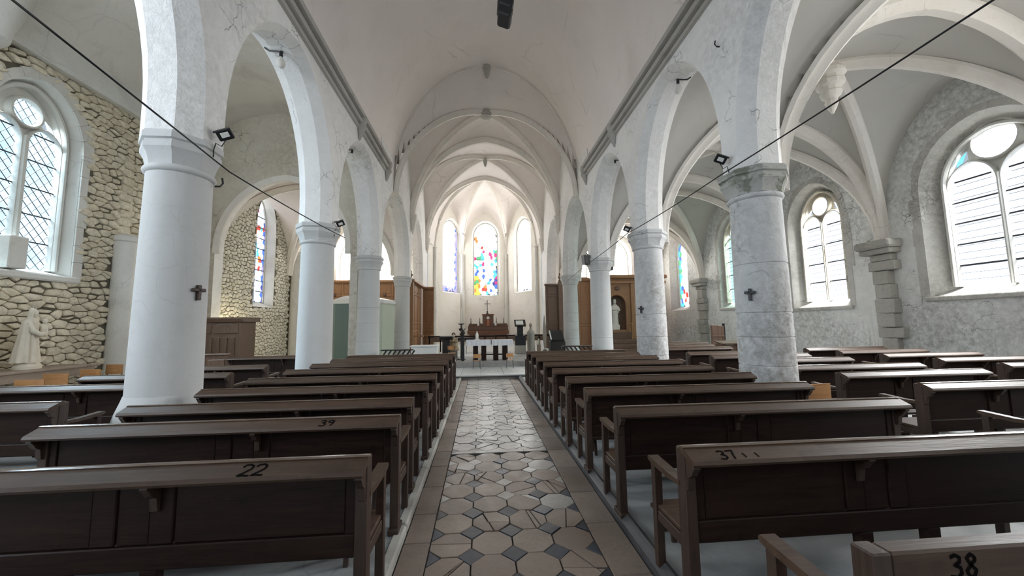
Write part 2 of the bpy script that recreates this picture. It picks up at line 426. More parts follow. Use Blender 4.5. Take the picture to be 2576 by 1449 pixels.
# ------------------------------------------------------------------ arch maths
def garch(t, R=1.12):
    t = min(abs(t), 1.0)
    return sqrt(max(R*R - (t + R - 1)**2, 0)) / sqrt(2*R - 1)
def arch_curve(c, h, z0, zs, za, R=1.12, n=22):
    """from bottom at c-h up over to bottom at c+h; list of (a, z)"""
    pts = [(c-h, z0)] if z0 < zs - 1e-4 else []
    for i in range(n+1):
        t = -cos(pi*i/n)
        pts.append((c + h*t, zs + (za-zs)*garch(t, R)))
    if z0 < zs - 1e-4: pts.append((c+h, z0))
    return pts

# ------------------------------------------------------------------ floor
fl = struct('floor', 'worn tiled centre aisle between raised cement pew platforms')
MB().box(-.95, .86, -4.6, 11.5, -.12, -.008).build('aisle_bed', M['grout'], fl)
MB().box(-9.6, -.965, -4.6, 22.6, -.12, .05).build('platform', M['concrete'], fl)
MB().box(.865, 11.1, -4.6, 22.6, -.12, .05).build('platform', M['concrete'], fl)
# kerbs
for k in range(8):
    y0 = 2.0 + k*1.18
    b = MB().box(-.965, -.885, y0+.004, y0+1.172, -.05, .062, .018); b.build('kerb_stone', M['kerb'], fl)
b = MB().prism([(.79,-.05),(.865,-.05),(.872,.085),(.845,.095),(.79,.055)], 1.6, 11.4, lambda a, z, t: (a, t, z)); b.build('kerb_timber', M['joist'], fl)
# border slabs
y = 2.05; k = 0
while y < 11.2:
    ln = random.uniform(.42, .72); y1 = min(y+ln, 11.3)
    MB().box(-.88+random.uniform(0,.006), -.685, y+.004, y1-.004, -.03, random.uniform(-.002,.004), .006).build('border_slab', M['slab'], fl)
    y = y1
y = 2.05
while y < 11.2:
    ln = random.uniform(.42, .72); y1 = min(y+ln, 11.3)
    MB().box(.535, .785, y+.004, y1-.004, -.03, random.uniform(-.002,.004), .006).build('border_slab', M['slab'], fl)
    y = y1

def clip(poly, px, py, nx, ny):
    out = []
    for i in range(len(poly)):
        a, b_ = poly[i], poly[(i+1) % len(poly)]
        da = (a[0]-px)*nx + (a[1]-py)*ny; db = (b_[0]-px)*nx + (b_[1]-py)*ny
        if da <= 0: out.append(a)
        if da*db < 0:
            t = da/(da-db); out.append((a[0]+(b_[0]-a[0])*t, a[1]+(b_[1]-a[1])*t))
    return out
def inset(poly, d):
    cx = sum(p[0] for p in poly)/len(poly); cy = sum(p[1] for p in poly)/len(poly)
    n = len(poly); out = []
    ar = sum(poly[i][0]*poly[(i+1)%n][1]-poly[(i+1)%n][0]*poly[i][1] for i in range(n))
    sg_ = 1 if ar > 0 else -1
    q = list(poly)
    for i in range(n):
        a, b_ = poly[i], poly[(i+1) % n]
        ex, ey = b_[0]-a[0], b_[1]-a[1]; l = sqrt(ex*ex+ey*ey)
        if l < 1e-6: continue
        nx, ny = ey/l*sg_, -ex/l*sg_
        q = clip(q, a[0]-nx*d, a[1]-ny*d, nx, ny)
        if len(q) < 3: return []
    return q
def area2(poly):
    n = len(poly)
    return abs(sum(poly[i][0]*poly[(i+1)%n][1]-poly[(i+1)%n][0]*poly[i][1] for i in range(n)))/2
def flat_tile(poly, z, mat, name, parent, tilt=.0):
    if len(poly) < 3 or area2(poly) < 2e-4: return
    n = len(poly)
    ar = sum(poly[i][0]*poly[(i+1)%n][1]-poly[(i+1)%n][0]*poly[i][1] for i in range(n))
    if ar < 0: poly = poly[::-1]
    top = inset(poly, .003)
    tx, ty = random.uniform(-tilt, tilt), random.uniform(-tilt, tilt)
    cx = sum(p[0] for p in poly)/n; cy = sum(p[1] for p in poly)/n
    if len(top) != n: top = poly
    zz = lambda p, h: h + tx*(p[0]-cx) + ty*(p[1]-cy)
    MB().loft([[(p[0],p[1],-.02) for p in poly], [(p[0],p[1],zz(p, z-.003)) for p in poly], [(p[0],p[1],zz(p, z)) for p in top]]).build(name, mat, parent)
PX0, PW = -.68, .3025
YB = 4.93
def octa_rows(y0, nrows, mat, crackp):
    for r in range(nrows):
        for c in range(4):
            cx = PX0 + (c+.5)*PW; cy = y0 + (r+.5)*PW; h = PW/2; k = .095
            oct_ = [(cx-h+k,cy-h),(cx+h-k,cy-h),(cx+h,cy-h+k),(cx+h,cy+h-k),(cx+h-k,cy+h),(cx-h+k,cy+h),(cx-h,cy+h-k),(cx-h,cy-h+k)]
            polys = [oct_]
            if random.random() < crackp:
                for q in range(random.choice((1,1,2,2,3))):
                    a = random.uniform(0, pi); px, py = cx+random.uniform(-.07,.07), cy+random.uniform(-.07,.07)
                    new = []
                    for pl in polys:
                        A = clip(pl, px, py, cos(a), sin(a)); B = clip(pl, px, py, -cos(a), -sin(a))
                        new += [x for x in (A, B) if len(x) > 2 and area2(x) > 6e-4]
                    polys = new
            for pl in polys:
                mm = mat
                if mat is M['tile'] and random.random() < .07: mm = M['tile_pale']
                flat_tile(inset(pl, random.uniform(.0026,.0056)), random.uniform(-.004,.005), mm, 'octagon_tile' if len(polys) == 1 else 'cracked_tile', fl, .012)
        for c in range(5):
            cx = PX0 + c*PW; cy = y0 + r*PW; k = .095
            sq = [(cx-k,cy),(cx,cy-k),(cx+k,cy),(cx,cy+k)]
            if c == 0: sq = [(cx,cy-k),(cx+k,cy),(cx,cy+k)]
            if c == 4: sq = [(cx-k,cy),(cx,cy-k),(cx,cy+k)]
            dark = M['tile_dark'] if mat is M['tile'] and (cy < 3.7 or random.random() < .35) else (M['tile_pale'] if random.random() < .8 else M['tile_dark'])
            flat_tile(inset(sq, random.uniform(.002,.004)), random.uniform(-.003,.003), dark, 'square_tile', fl, .02)
octa_rows(YB - 9*PW - .0, 9, M['tile'], .5)
for i in range(4):
    MB().box(PX0+i*.3025+.003, PX0+(i+1)*.3025-.003, YB+.006, YB+.10, -.02, .001, .004).build('band_slab', M['tile_pale'], fl)
octa_rows(YB + .108, 21, M['tile_pale'], .5)
# chancel steps
MB().box(-3.55, 3.55, 11.42, 28, -.1, .09).build('step_core', M['step_stone'], fl)
x = -3.5; i = 0
while x < 3.5:
    x1 = min(x+random.uniform(.5,.75), 3.52)
    MB().box(x+.003, x1-.003, 11.36, 13.6, .085, .125, .01).build('step_slab', M['marble'], fl); x = x1
x = -3.5
while x < 3.5:
    x1 = min(x+random.uniform(.8,1.3), 3.52)
    MB().box(x+.004, x1-.004, 13.55, 16.0, .12, .31, .012).build('step_slab', M['step_stone'], fl); x = x1
MB().box(-3.55, 3.55, 15.95, 28, .09, .305).build('chancel_floor', M['marble'], fl)

# ------------------------------------------------------------------ arcade walls and columns
LY = [-3.1, .87, 4.85, 8.84, 12.83, 18.2, 22.3]
RY = [-2.2, 1.6, 5.45, 9.29, 13.25, 17.85, 22.3]
def arcade(side, ys, apex, ztops, name, label, thick_to=4.42):
    s = side; b = MB()
    xf, xs0, xs1, xa = s*3.64, s*3.84, s*4.16, s*4.36
    def quad(a, b_, c, d):
        b.add([a, b_, c, d], [(0,1,2,3)] if s > 0 else [(3,2,1,0)])
    def strip(P, Q, xp, xq):
        for i in range(len(P)-1):
            quad((xp,P[i][0],P[i][1]), (xp,P[i+1][0],P[i+1][1]), (xq,Q[i+1][0],Q[i+1][1]), (xq,Q[i][0],Q[i][1]))
    pier = .18
    for k in range(len(ys)-1):
        a, c_ = ys[k], ys[k+1]; ctr = (a+c_)/2; D = (c_-a)/2
        zt = ztops[k]; za = apex[k]
        zs = 4.3
        F = arch_curve(ctr, D-pier, 3.88, zs, za+.09, 1.02, 28)
        I = arch_curve(ctr, D-.355, 3.88, zs, za, 1.02, 28)
        top = [(p[0], zt) for p in F]
        strip(F, top, xf, xf)
        strip(I, F, xs0, xf)
        strip(I, I, xs1, xs0)
        strip(F, I, xa, xs1)
        strip(top, F, xa, xa)
    for k, y_ in enumerate(ys):
        zt = max(ztops[min(k, len(ztops)-1)], ztops[max(k-1, 0)])
        y0, y1 = y_-pier, y_+pier
        if k == len(ys)-1: y1 = 24.0
        if k == 0: y0 = -4.6
        for xx, fl_ in ((xf, 0), (xa, 1)):
            q = [(xx,y0,3.88 if k < len(ys)-1 else 0),(xx,y1,3.88 if k < len(ys)-1 else 0),(xx,y1,zt),(xx,y0,zt)]
            b.add(q, [(0,1,2,3)])
        if k == len(ys)-1:
            b.add([(xf,y0,0),(xs0,y0-.2,0),(xs0,y0-.2,3.9),(xf,y0,3.9)], [(0,1,2,3)])
            b.add([(xs0,y0-.2,0),(xs1,y0-.2,0),(xs1,y0-.2,3.9),(xs0,y0-.2,3.9)], [(0,1,2,3)])
            b.add([(xs1,y0-.2,0),(xa,y0,0),(xa,y0,3.9),(xs1,y0-.2,3.9)], [(0,1,2,3)])
    return b.build(name, M['arcade'], None, 30, kind='structure', label=label)
arcade(-1, LY, [6.78,6.78,6.78,6.74,6.95,7.2], [7.6,7.6,7.6,7.6,11.6,11.6], 'wall_nave_left', 'whitewashed arcade wall above round pillars, rubble-wall side')
arcade(1, RY, [6.85,6.85,6.87,6.80,6.95,7.2], [7.6,7.6,7.6,7.6,11.6,11.6], 'wall_nave_right', 'whitewashed arcade wall above round pillars, damaged-plaster side')

def column(x, y_, label, mat, flare=False, grooves=(), r=.36, rc=.47):
    root = struct('column', label); root.location = (x, y_, 0)
    prof = []
    if flare:
        MB().lathe([(r*1.28,0),(r*1.28,.60),(r*1.24,.66),(r*1.16,.74),(r*1.10,.80),(r*1.05,.86)], 28).build('base', mat, root, 40)
        z0 = .80
    else:
        MB().lathe([(r*1.12,0),(r*1.12,.30),(r*1.06,.34)], 16).build('base', mat, root, 40); z0 = .30
    cap = M['capital_moss'] if 'mossy' in label else mat
    zs = [z0]; prof = [(r*1.04, z0)]
    for g in grooves:
        rr = r*(1.04 - .08*(g/3.5))
        prof += [(rr, g-.012), (rr-.013, g-.004), (rr-.013, g+.004), (rr, g+.012)]
    prof += [(r*.955, 3.46)]
    MB().lathe(prof, 40).build('shaft', mat, root, 30)
    MB().lathe([(r*.955,3.44),(r*1.04,3.46),(r*1.06,3.485),(r*1.03,3.51),(r*.97,3.53)], 40).build('astragal', mat, root, 50)
    k = rc
    MB().lathe([(k*.80,3.52),(k*.82,3.56),(k*.87,3.64),(k*.95,3.70),(k*.965,3.71),(k*.965,3.765),(k*.93,3.78),(k*.93,3.80),(k,3.815),(k,3.88),(k*.94,3.915)], 8, a0=pi/8).build('capital', cap, root, 25)
    # octagonal pier above the capital, dies into the arch
    return root
cl = ['nearest', 'second', 'third', 'fourth']
LC = ['stout white pillar with flared foot and wooden cross, beside the rubble wall', 'white pillar with cracked flaking foot behind the dark pews, rubble-wall side',
      'slim white pillar with jointed masonry above, before the green booth', 'white pillar beside the white box and chancel panelling']
RC = ['patched white pillar with mossy capital and exposed block joints', 'flaking white pillar in front of the wooden altarpiece edge',
      'white pillar with a loudspeaker beside the statue niche', 'white pillar with brown stone patch beside the chancel panelling']
GR = [(), (), (1.1,1.7,2.2), (.9,1.3)]
for i, y_ in enumerate(LY[2:6]): column(-4.0, y_, LC[i], M['column'], i == 0, GR[i], .335 if i == 0 else .355, .415 if i == 0 else .465)
GR = [(.95,1.36,1.72,2.45), (.8,1.25,1.8), (.7,1.1), (.9,1.3,1.7,2.1,2.6)]
for i, y_ in enumerate(RY[2:6]): column(4.0, y_, RC[i], M['column_worn'] if i < 2 else M['column'], False, GR[i], .365, .49)
for x, y_, lb in ((-4., .87, 'white pillar beyond the picture edge, rubble-wall side'), (4., 1.6, 'white pillar beyond the picture edge, damaged-plaster side')):
    column(x, y_, lb, M['column'])

# block faces exposed on the patched column
# ------------------------------------------------------------------ cornices
for s, yend in ((-1, 13.15), (1, 13.15)):
    prof = [(0,7.02),(.06,7.03),(.07,7.10),(.01,7.115),(.01,7.15),(.12,7.165),(.15,7.22),(.13,7.27),(.02,7.285),(.02,7.315),(.19,7.33),(.21,7.39),(.20,7.43),(.05,7.445),(.05,7.47),(0,7.48)]
    root = struct('trim_%d' % (1 if s < 0 else 2), 'moulded stone cornice running along the nave wall under the vault')
    y = -4.5; k = 0
    for (y0, y1) in ((-4.5, 2.0), (2.0, 6.2), (6.2, 10.28), (10.33, 13.15)):
        b = MB().prism(prof, y0+.002, y1-.002, lambda a, z, t: (s*(3.64-a), t, z)); b.build('cornice', M['cornice'], root)
    for yy, sc in ((10.3, 1.0), (13.3, 1.0)):
        rings = []
        for z, r in ((7.42,.15),(7.3,.16),(7.16,.13),(7.08,.15),(6.98,.10),(6.86,.07),(6.72,.02)):
            rings.append([(s*(3.6-max(r*sin(a)*1.3,0))+s*.02, yy + r*cos(a), z) for a in [pi*i/8 for i in range(9)]])
        MB().loft(rings).build('corbel', M['cornice'], root, 40)

# ------------------------------------------------------------------ vaults
def nave_z(x):
    t = min(abs(x)/3.70, 1.0)
    return 7.35 + 4.85*(1 - t**1.95)**.55
def nave_pt(u):
    a = pi*u
    x = -3.66*cos(a); return x
b = MB()
b.grid(lambda u, v: (nave_pt(u), -4.6 + v*19.2, nave_z(nave_pt(u)) if 0 < u < 1 else 7.35), 48, 24)
nv = b.build('ceiling_nave', M['vault'], None, 40, kind='structure', label='smooth barrel vault over the nave, pale pinkish grey plaster')
def vault_fn(x0, x1, y0, y1, zs, rise, dome, R, front=False, R2=None, arc=0, za=7.3):
    xc, yc, hx, hy = (x0+x1)/2, (y0+y1)/2, (x1-x0)/2, (y1-y0)/2
    def f(u, v):
        U, V = 2*u-1, 2*v-1
        z = zs + rise*max(garch(U, R), garch(V, R2 or R)) + dome*(1-U*U)*(1-V*V)
        if front and V < 0 and abs(V) > abs(U):
            s_ = (abs(V)-abs(U))/(1-abs(U)+1e-6); s_ = s_*s_*(3-2*s_)
            z += max(nave_z(xc+hx*U)-z, 0)*s_
        if arc and U*arc > 0 and abs(U) > abs(V):   # the web rises over the arcade arch
            s_ = (abs(U)-abs(V))/(1-abs(V)+1e-6); s_ = min(1, s_*1.0)
            z += max(4.38 + (za-4.3)*garch(V*hy/(hy-.17), 1.02) - z, 0)*s_
        return (xc+hx*U, yc+hy*V, z)
    return f
RIBP = [(-.13,.02),(-.13,-.05),(-.075,-.10),(-.05,-.19),(.05,-.19),(.075,-.10),(.13,-.05),(.13,.02)]
def rib_bay(x0, x1, y0, y1, zs, rise, dome, R, mat, name, label, trans=(True, True), front=False, sc=1.0, diag=True, arc=0, za=7.3):
    f = vault_fn(x0, x1, y0, y1, zs, rise, dome, R, front, None, arc, za)
    o = MB().grid(f, 40, 40).build(name, mat, None, 40, kind='structure', label=label)
    n = 36; pr = [(a*sc, c*sc) for a, c in RIBP]
    upz = lambda i, t: (0,0,1) if abs(t.z) < .95 else (0,1,0)
    if diag:
        for d in (0, 1):
            pts = []
            for i in range(n+1):
                t = .5-.5*cos(pi*i/n)
                p = f(t, t if d == 0 else 1-t); pts.append((p[0], p[1], p[2]))
            MB().sweep(pts, pr, (0,0,1)).build('rib', M['rib'], o, 35)
    for v, on in ((0, trans[0]), (1, trans[1])):
        if not on: continue
        pts = []
        for i in range(n+1):
            t = .5-.5*cos(pi*i/n); p = f(t, v); pts.append((p[0], p[1], zs + rise*garch(2*t-1, R)))
        MB().sweep(pts, [(a*1.35, c*1.1) for a, c in pr], (0,0,1)).build('transverse_rib', M['rib'], o, 35)
    return o, f
def boss(parent, x, y, z, r, mat, hang=.25):
    MB().lathe([(r*.9,z+.1),(r,z),(r*1.05,z-.06),(r*.8,z-.10),(r*.85,z-.14),(r*.5,z-hang*.8),(.015,z-hang)], 10, x, y).build('boss', mat, parent, 35)
# chancel
cA, fA = rib_bay(-3.66, 3.66, 14.6, 18.2, 6.7, 4.2, .35, 1.10, M['vault'], 'ceiling_chancel', 'ribbed chancel vault beside the nave', (False, True), True)
boss(cA, 0, 16.4, 11.15, .30, M['cornice'], .2)
boss(cA, 0, 14.62, 12.15, .16, M['cornice'], .5)
cB, fB = rib_bay(-3.66, 3.66, 18.2, 23.2, 6.7, 4.2, .2, 1.10, M['vault'], 'ceiling_chancel_east', 'ribbed chancel vault bay before the apse', (False, True))
boss(cB, 0, 20.7, 11.0, .15, M['cornice'], .5)
pts = [(-3.6*cos(pi*i/40), 14.62, nave_z(-3.6*cos(pi*i/40))-.02) for i in range(41)]
MB().sweep(pts, [(-.05,.06),(-.05,-.05),(.05,-.05),(.05,.06)], (0,0,1)).build('rib', M['rib'], nv, 35)
for s in (-1, 1):
    for yy in (18.2, 23.2):
        MB().lathe([(.20,6.95),(.17,6.7),(.10,6.3),(.02,6.0)], 10, s*3.55, yy).build('corbel', M['rib'], cB, 40)
# apse
AP = [(-3.35,24.9),(-1.65,27.6),(1.65,27.6),(3.45,24.5)]
KEY = Vector((0, 23.3, 10.95))
wa = struct('ceiling_apse', 'radiating ribbed half vault of the apse')
def facet_curve(A, B, n=20):
    out = []
    for i in range(n+1):
        t = i/n; q = 2*t-1
        out.append((A[0]+(B[0]-A[0])*t, A[1]+(B[1]-A[1])*t, 6.7 + 3.3*garch(q, 1.25)))
    return out
APW = [(-3.6,23.2)] + AP[:] + [(3.6,23.2)]
for k in range(3):
    A, B = AP[k], AP[k+1]
    cur = facet_curve(A, B)
    def f(u, v, cur=cur):
        i = min(int(u*20), 19); fr = u*20 - i
        p = Vector(cur[i]).lerp(Vector(cur[i+1]), fr)
        x = KEY.x + (p.x-KEY.x)*v; y = KEY.y + (p.y-KEY.y)*v
        return (x, y, KEY.z + (p.z-KEY.z)*(1-sqrt(max(1-v*v*.999, 0)) if True else v))
    MB().grid(f, 20, 24).build('web', M['vault'], wa, 40)
for s in (-1, 1):   # slim side webs between transverse rib and first corner
    def f(u, v, s=s):
        y = 23.2 + ((AP[0][1] if s < 0 else AP[3][1])-23.2)*u; x0 = s*3.6 + ((AP[0][0] if s < 0 else AP[3][0])-s*3.6)*u
        zt = 6.7 + 4.2*u*0
        x = KEY.x + (x0-KEY.x)*v; yy = KEY.y + (y-KEY.y)*v
        return (x, yy, KEY.z + (6.7-KEY.z)*(1-sqrt(max(1-v*v*.999, 0))))
    MB().grid(f, 4, 24).build('web', M['vault'], wa, 40)
for A in AP:
    pts = []
    for i in range(25):
        v = sin(pi/2*i/24)
        pts.append((KEY.x+(A[0]-KEY.x)*v, KEY.y+(A[1]-KEY.y)*v, KEY.z+(6.7-KEY.z)*(1-sqrt(max(1-v*v*.999, 0)))-.01))
    MB().sweep(pts, [(a*.9, c*.9) for a, c in RIBP], lambda i, t: (0,0,1) if abs(t.z) < .93 else (-t.x*.3, -1, 0)).build('rib', M['rib'], wa, 35)
    MB().lathe([(.16,.3),(.16,4.1),(.12,4.2),(.12,6.6),(.16,6.75)], 10, A[0]*.985, A[1]-.04).build('shaft', M['stone_pale'], wa, 40)

# ------------------------------------------------------------------ walls with windows
class Wall:
    """vertical wall from point p0 along dir d (2d) with inward normal n (2d); a = distance along d"""
    def __init__(s, p0, d, n): s.p0, s.d, s.n = p0, d, n
    def at(s, a, z, t=0.0):   # t>0 : into the wall (outwards)
        return (s.p0[0]+s.d[0]*a-s.n[0]*t, s.p0[1]+s.d[1]*a-s.n[1]*t, z)
    def panel(s, a0, a1, z0, z1, holes, mat, name, parent=None, label=None, top=None, depth=.55, reveal=None):
        """holes: dict(c,h,z0,zs,za,R,oh) oh: outer half width of the opening at depth"""
        b = MB(); rv = MB()
        holes = sorted(holes, key=lambda q: q['c'])
        cur = a0
        T = (lambda a: z1) if top is None else top
        def side(p, q_):
            N = 1 if top is None else 12
            for i in range(N):
                u0, u1 = p+(q_-p)*i/N, p+(q_-p)*(i+1)/N
                b.add([s.at(u0,z0), s.at(u1,z0), s.at(u1,T(u1)), s.at(u0,T(u0))], [(0,1,2,3)])
        for q in holes:
            lo, hi = q['c']-q['h'], q['c']+q['h']
            side(cur, lo)
            b.add([s.at(lo,z0), s.at(hi,z0), s.at(hi,q['z0']), s.at(lo,q['z0'])], [(0,1,2,3)])
            C = arch_curve(q['c'], q['h'], q['z0'], q['zs'], q['za'], q.get('R',1.15))
            for i in range(len(C)-1):
                b.add([s.at(*C[i]), s.at(*C[i+1]), s.at(C[i+1][0],T(C[i+1][0])), s.at(C[i][0],T(C[i][0]))], [(0,1,2,3)])
            g = q.get('splay', .22); dp = q.get('depth', depth)
            O = arch_curve(q['c'], q['h']-g, q['z0']+q.get('sill',.25), q['zs'], q['za']-g, q.get('R',1.15))
            for i in range(len(C)-1):
                rv.add([s.at(*C[i]), s.at(*C[i+1]), s.at(*O[i+1], dp), s.at(*O[i], dp)], [(0,1,2,3)])
            rv.add([s.at(*C[0]), s.at(*C[-1]), s.at(*O[-1], dp), s.at(*O[0], dp)], [(0,1,2,3)])
            cur = hi
        side(cur, a1)
        o = b.build(name, mat, parent, None)
        if parent is None:
            o['kind'] = 'structure'
            if label: o['label'] = label
        if rv.v: rv.build('reveal', reveal or M['stone_pale'], o, 30)
        return o
WL = Wall((-9.2, 0), (0, 1), (1, 0))
WR = Wall((10.7, 0), (0, 1), (-1, 0))
LW1 = dict(c=8.07, h=.84, z0=2.76, zs=5.50, za=6.70, R=1.10, splay=.11, depth=.36, sill=.10)
LW2 = dict(c=16.28, h=.74, z0=2.45, zs=5.6, za=7.22, R=1.35, splay=.10, depth=.45, sill=.22)
wl = WL.panel(-4.6, 12.9, -.05, 7.5, [LW1], M['mortar'], 'wall_left', None, 'exposed rubble stone aisle wall with dark mortar joints')
wl2 = WL.panel(12.9, 18.2, -.05, 8.0, [LW2], M['mortar'], 'wall_left_east', None, 'small rubble stone wall around the blue stained window')
wl3 = WL.panel(18.2, 22.6, -.05, 8.0, [], M['mortar'], 'wall_left_far', None, 'rubble stone wall behind the green booth')
RW = [dict(c=7.1, h=1.26, z0=2.12, zs=4.75, za=6.15, R=1.06, splay=.28, depth=.45, sill=.22),
      dict(c=11.42, h=1.02, z0=2.02, zs=4.8, za=6.15, R=1.12, splay=.25, depth=.45, sill=.22),
      dict(c=15.55, h=.92, z0=2.2, zs=5.0, za=6.3, R=1.15, splay=.2, depth=.35, sill=.22),
      dict(c=20.1, h=.95, z0=2.25, zs=5.4, za=6.7, R=1.2, splay=.3, depth=.45, sill=.22)]
wr = WR.panel(-4.6, 22.6, -.05, 7.6, RW, M['wall_damaged'], 'wall_right', None, 'weathered grey plaster aisle wall with flaking patches', reveal=M['quoin'])
# west wall closes the nave behind the camera
MB().box(-9.6, 11.0, -4.9, -4.6, -.1, 1.6).build('wall_back', M['plaster'], None, kind='structure')
MB().box(-9.6, -3.2, -4.9, -4.6, 1.6, 12.6).build('wall_back_side', M['plaster'], None, kind='structure')
MB().box(3.2, 11.0, -4.9, -4.6, 1.6, 12.6).build('wall_back_side', M['plaster'], None, kind='structure')
MB().box(-3.2, 3.2, -4.9, -4.6, 9.0, 12.6).build('wall_back_top', M['plaster'], None, kind='structure')
# east aisle walls
WEL = Wall((-9.2, 22.4), (1, 0), (0, -1)); WER = Wall((4.4, 22.4), (1, 0), (0, -1))
HL = [dict(c=1.35, h=.78, z0=4.25, zs=5.5, za=6.75, R=1.25, splay=.14, depth=.4, sill=.12), dict(c=3.35, h=.78, z0=4.25, zs=5.5, za=6.75, R=1.25, splay=.14, depth=.4, sill=.12)]
wel = WEL.panel(0, 5.1, 0, 8.4, HL, M['plaster'], 'wall_left_end', None, 'white east wall of the aisle with two lancets above panelling')
HR = [dict(c=1.2, h=.75, z0=4.3, zs=5.5, za=6.7, R=1.2, splay=.14, depth=.4, sill=.12), dict(c=3.75, h=.85, z0=4.3, zs=5.5, za=6.8, R=1.2, splay=.14, depth=.4, sill=.12)]
wer = WER.panel(0, 6.5, 0, 8.2, HR, M['plaster'], 'wall_right_end', None, 'white east wall of the aisle behind the wooden altarpiece')
# apse walls
APH = []
apw = []
for k in range(3):
    A, B = Vector(AP[k]), Vector(AP[k+1]); d = (B-A); ln = d.length; d.normalize()
    n = Vector((d.y, -d.x))
    if n.dot(Vector((0, 22)) - A) < 0: n = -n
    W_ = Wall((A.x, A.y), (d.x, d.y), (n.x, n.y))
    if k == 1: q = dict(c=ln/2+.08, h=1.02, z0=3.72, zs=8.1, za=9.3, R=1.02, splay=.14, depth=.3, sill=.06)
    else: q = dict(c=ln/2 + (.42 if k == 0 else .10), h=1.08 if k == 0 else 1.02, z0=3.85, zs=8.0, za=9.2, R=1.12, splay=.18, depth=.3, sill=.12)
    o = W_.panel(0, ln, 0, 10.5, [q], M['plaster_warm'], 'wall_apse', None, ['cream apse wall with the pale leaded lancet', 'cream apse wall with the coloured central window', 'cream apse wall with the white lancet'][k],
                 top=lambda a, ln=ln: 6.7 + 3.5*garch(2*a/ln-1, 1.25))
    apw.append((W_, q, o))
for A, x_ in ((AP[0], -3.6), (AP[3], 3.6)):
    MB().add([(x_,23.9,0),(A[0],A[1],0),(A[0],A[1],8.5),(x_,23.9,8.5)], [(0,1,2,3)]).build('wall_apse_side', M['plaster_warm'], None, kind='structure')

# ------------------------------------------------------------------ aisle vaults
def left_pt(u):
    a = pi*u; c, h = -6.77, 2.44
    return c - h*cos(a)
b = MB()
b.grid(lambda u, v: (left_pt(u), -4.6 + v*17.5, 7.12 + 1.7*sin(pi*u)**.8 if 0 < u < 1 else 7.12), 32, 20)
lv = b.build('ceiling_left', M['vault_old'], None, 40, kind='structure', label='stained brownish aisle vault above the rubble wall')
MB().prism([(-9.25,7.05),(-9.02,7.05),(-8.98,7.12),(-8.98,7.22),(-9.05,7.7),(-9.25,7.75)], -4.6, 12.8, lambda a, z, t: (a, t, z)).build('wall_moulding', M['stone_pale'], lv)
rings = []
for z, r in ((8.2,.62),(7.6,.52),(7.2,.42),(7.0,.36),(6.8,.34),(6.65,.2),(6.6,.03)):
    rings.append([(-9.2 + max(r*sin(a)*1.5, 0), 6.95 + r*.9*cos(a), z) for a in [pi*i/10 for i in range(11)]])
MB().loft(rings).build('corbel', M['stone_pale'], lv, 45)
# spandrel arch across the left aisle
F = arch_curve(-6.72, 2.12, 0, 4.2, 6.62, 1.10)
b = MB(); bs = MB(); TH = .42
for i in range(len(F)-1):
    for yy in (12.75, 12.75+TH):
        b.add([(F[i][0],yy,F[i][1]),(F[i+1][0],yy,F[i+1][1]),(F[i+1][0],yy,9.2),(F[i][0],yy,9.2)], [(0,1,2,3)])
    bs.add([(F[i][0],12.75,F[i][1]),(F[i+1][0],12.75,F[i+1][1]),(F[i+1][0],12.75+TH,F[i+1][1]),(F[i][0],12.75+TH,F[i][1])], [(0,1,2,3)])
for xa, xb in ((-9.25,-8.84),(-4.60,-4.35)):
    for yy in (12.75, 12.75+TH):
        b.add([(xa,yy,0),(xb,yy,0),(xb,yy,9.2),(xa,yy,9.2)], [(0,1,2,3)])
sp = b.build('wall_aisle_arch', M['spandrel'], None, None, kind='structure', label='brown stone wall over the arch across the aisle')
bs.build('soffit', M['plaster'], sp, 30)
F2 = arch_curve(-6.72, 2.12, 4.0, 4.2, 6.62, 1.10, 30)
MB().sweep([(a, 12.74, z) for a, z in F2], [(-.16,.02),(-.16,-.05),(.02,-.08),(.06,.02)], (0,1,0)).build('arch_moulding', M['rib'], sp, 40)
o, f_ = rib_bay(-9.22, -4.34, 13.17, 18.2, 4.0, 3.1, .25, 1.1, M['vault'], 'ceiling_left_east', 'pale rib vault in the bay of the blue window', (False, True), arc=1, za=7.2)
o, f_ = rib_bay(-9.22, -4.34, 18.2, 22.4, 4.0, 3.2, .2, 1.1, M['vault'], 'ceiling_left_far', 'pale rib vault over the green booth', (False, False), arc=1, za=7.5)
# right aisle
RB = [-2.2, 1.6, 5.45, 9.29, 13.25, 17.85, 22.4]
rv_lab = ['rib vault behind the camera', 'rib vault over the picture corner', 'rib vault with the hanging carved pendant', 'rib vault in the second bay of the damaged wall', 'rib vault in the third bay of the damaged wall', 'rib vault before the wooden altarpiece']
for k in range(6):
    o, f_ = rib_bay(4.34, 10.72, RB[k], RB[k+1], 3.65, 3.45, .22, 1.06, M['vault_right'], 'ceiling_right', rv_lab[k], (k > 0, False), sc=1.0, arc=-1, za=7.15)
    if k == 2:
        b = MB().lathe([(.13,7.5),(.15,7.3),(.30,7.12),(.31,7.04),(.25,6.98),(.24,6.92),(.28,6.88),(.26,6.80),(.19,6.74),(.18,6.68),(.21,6.64),(.18,6.56),(.12,6.50),(.11,6.46),(.13,6.42),(.09,6.30),(.02,6.16)], 10, 7.52, 7.37)
        b.build('pendant', M['rib'], o, 30)
    elif k > 2: boss(o, 7.55, (RB[k]+RB[k+1])/2, 7.2, .2, M['rib'], .3)
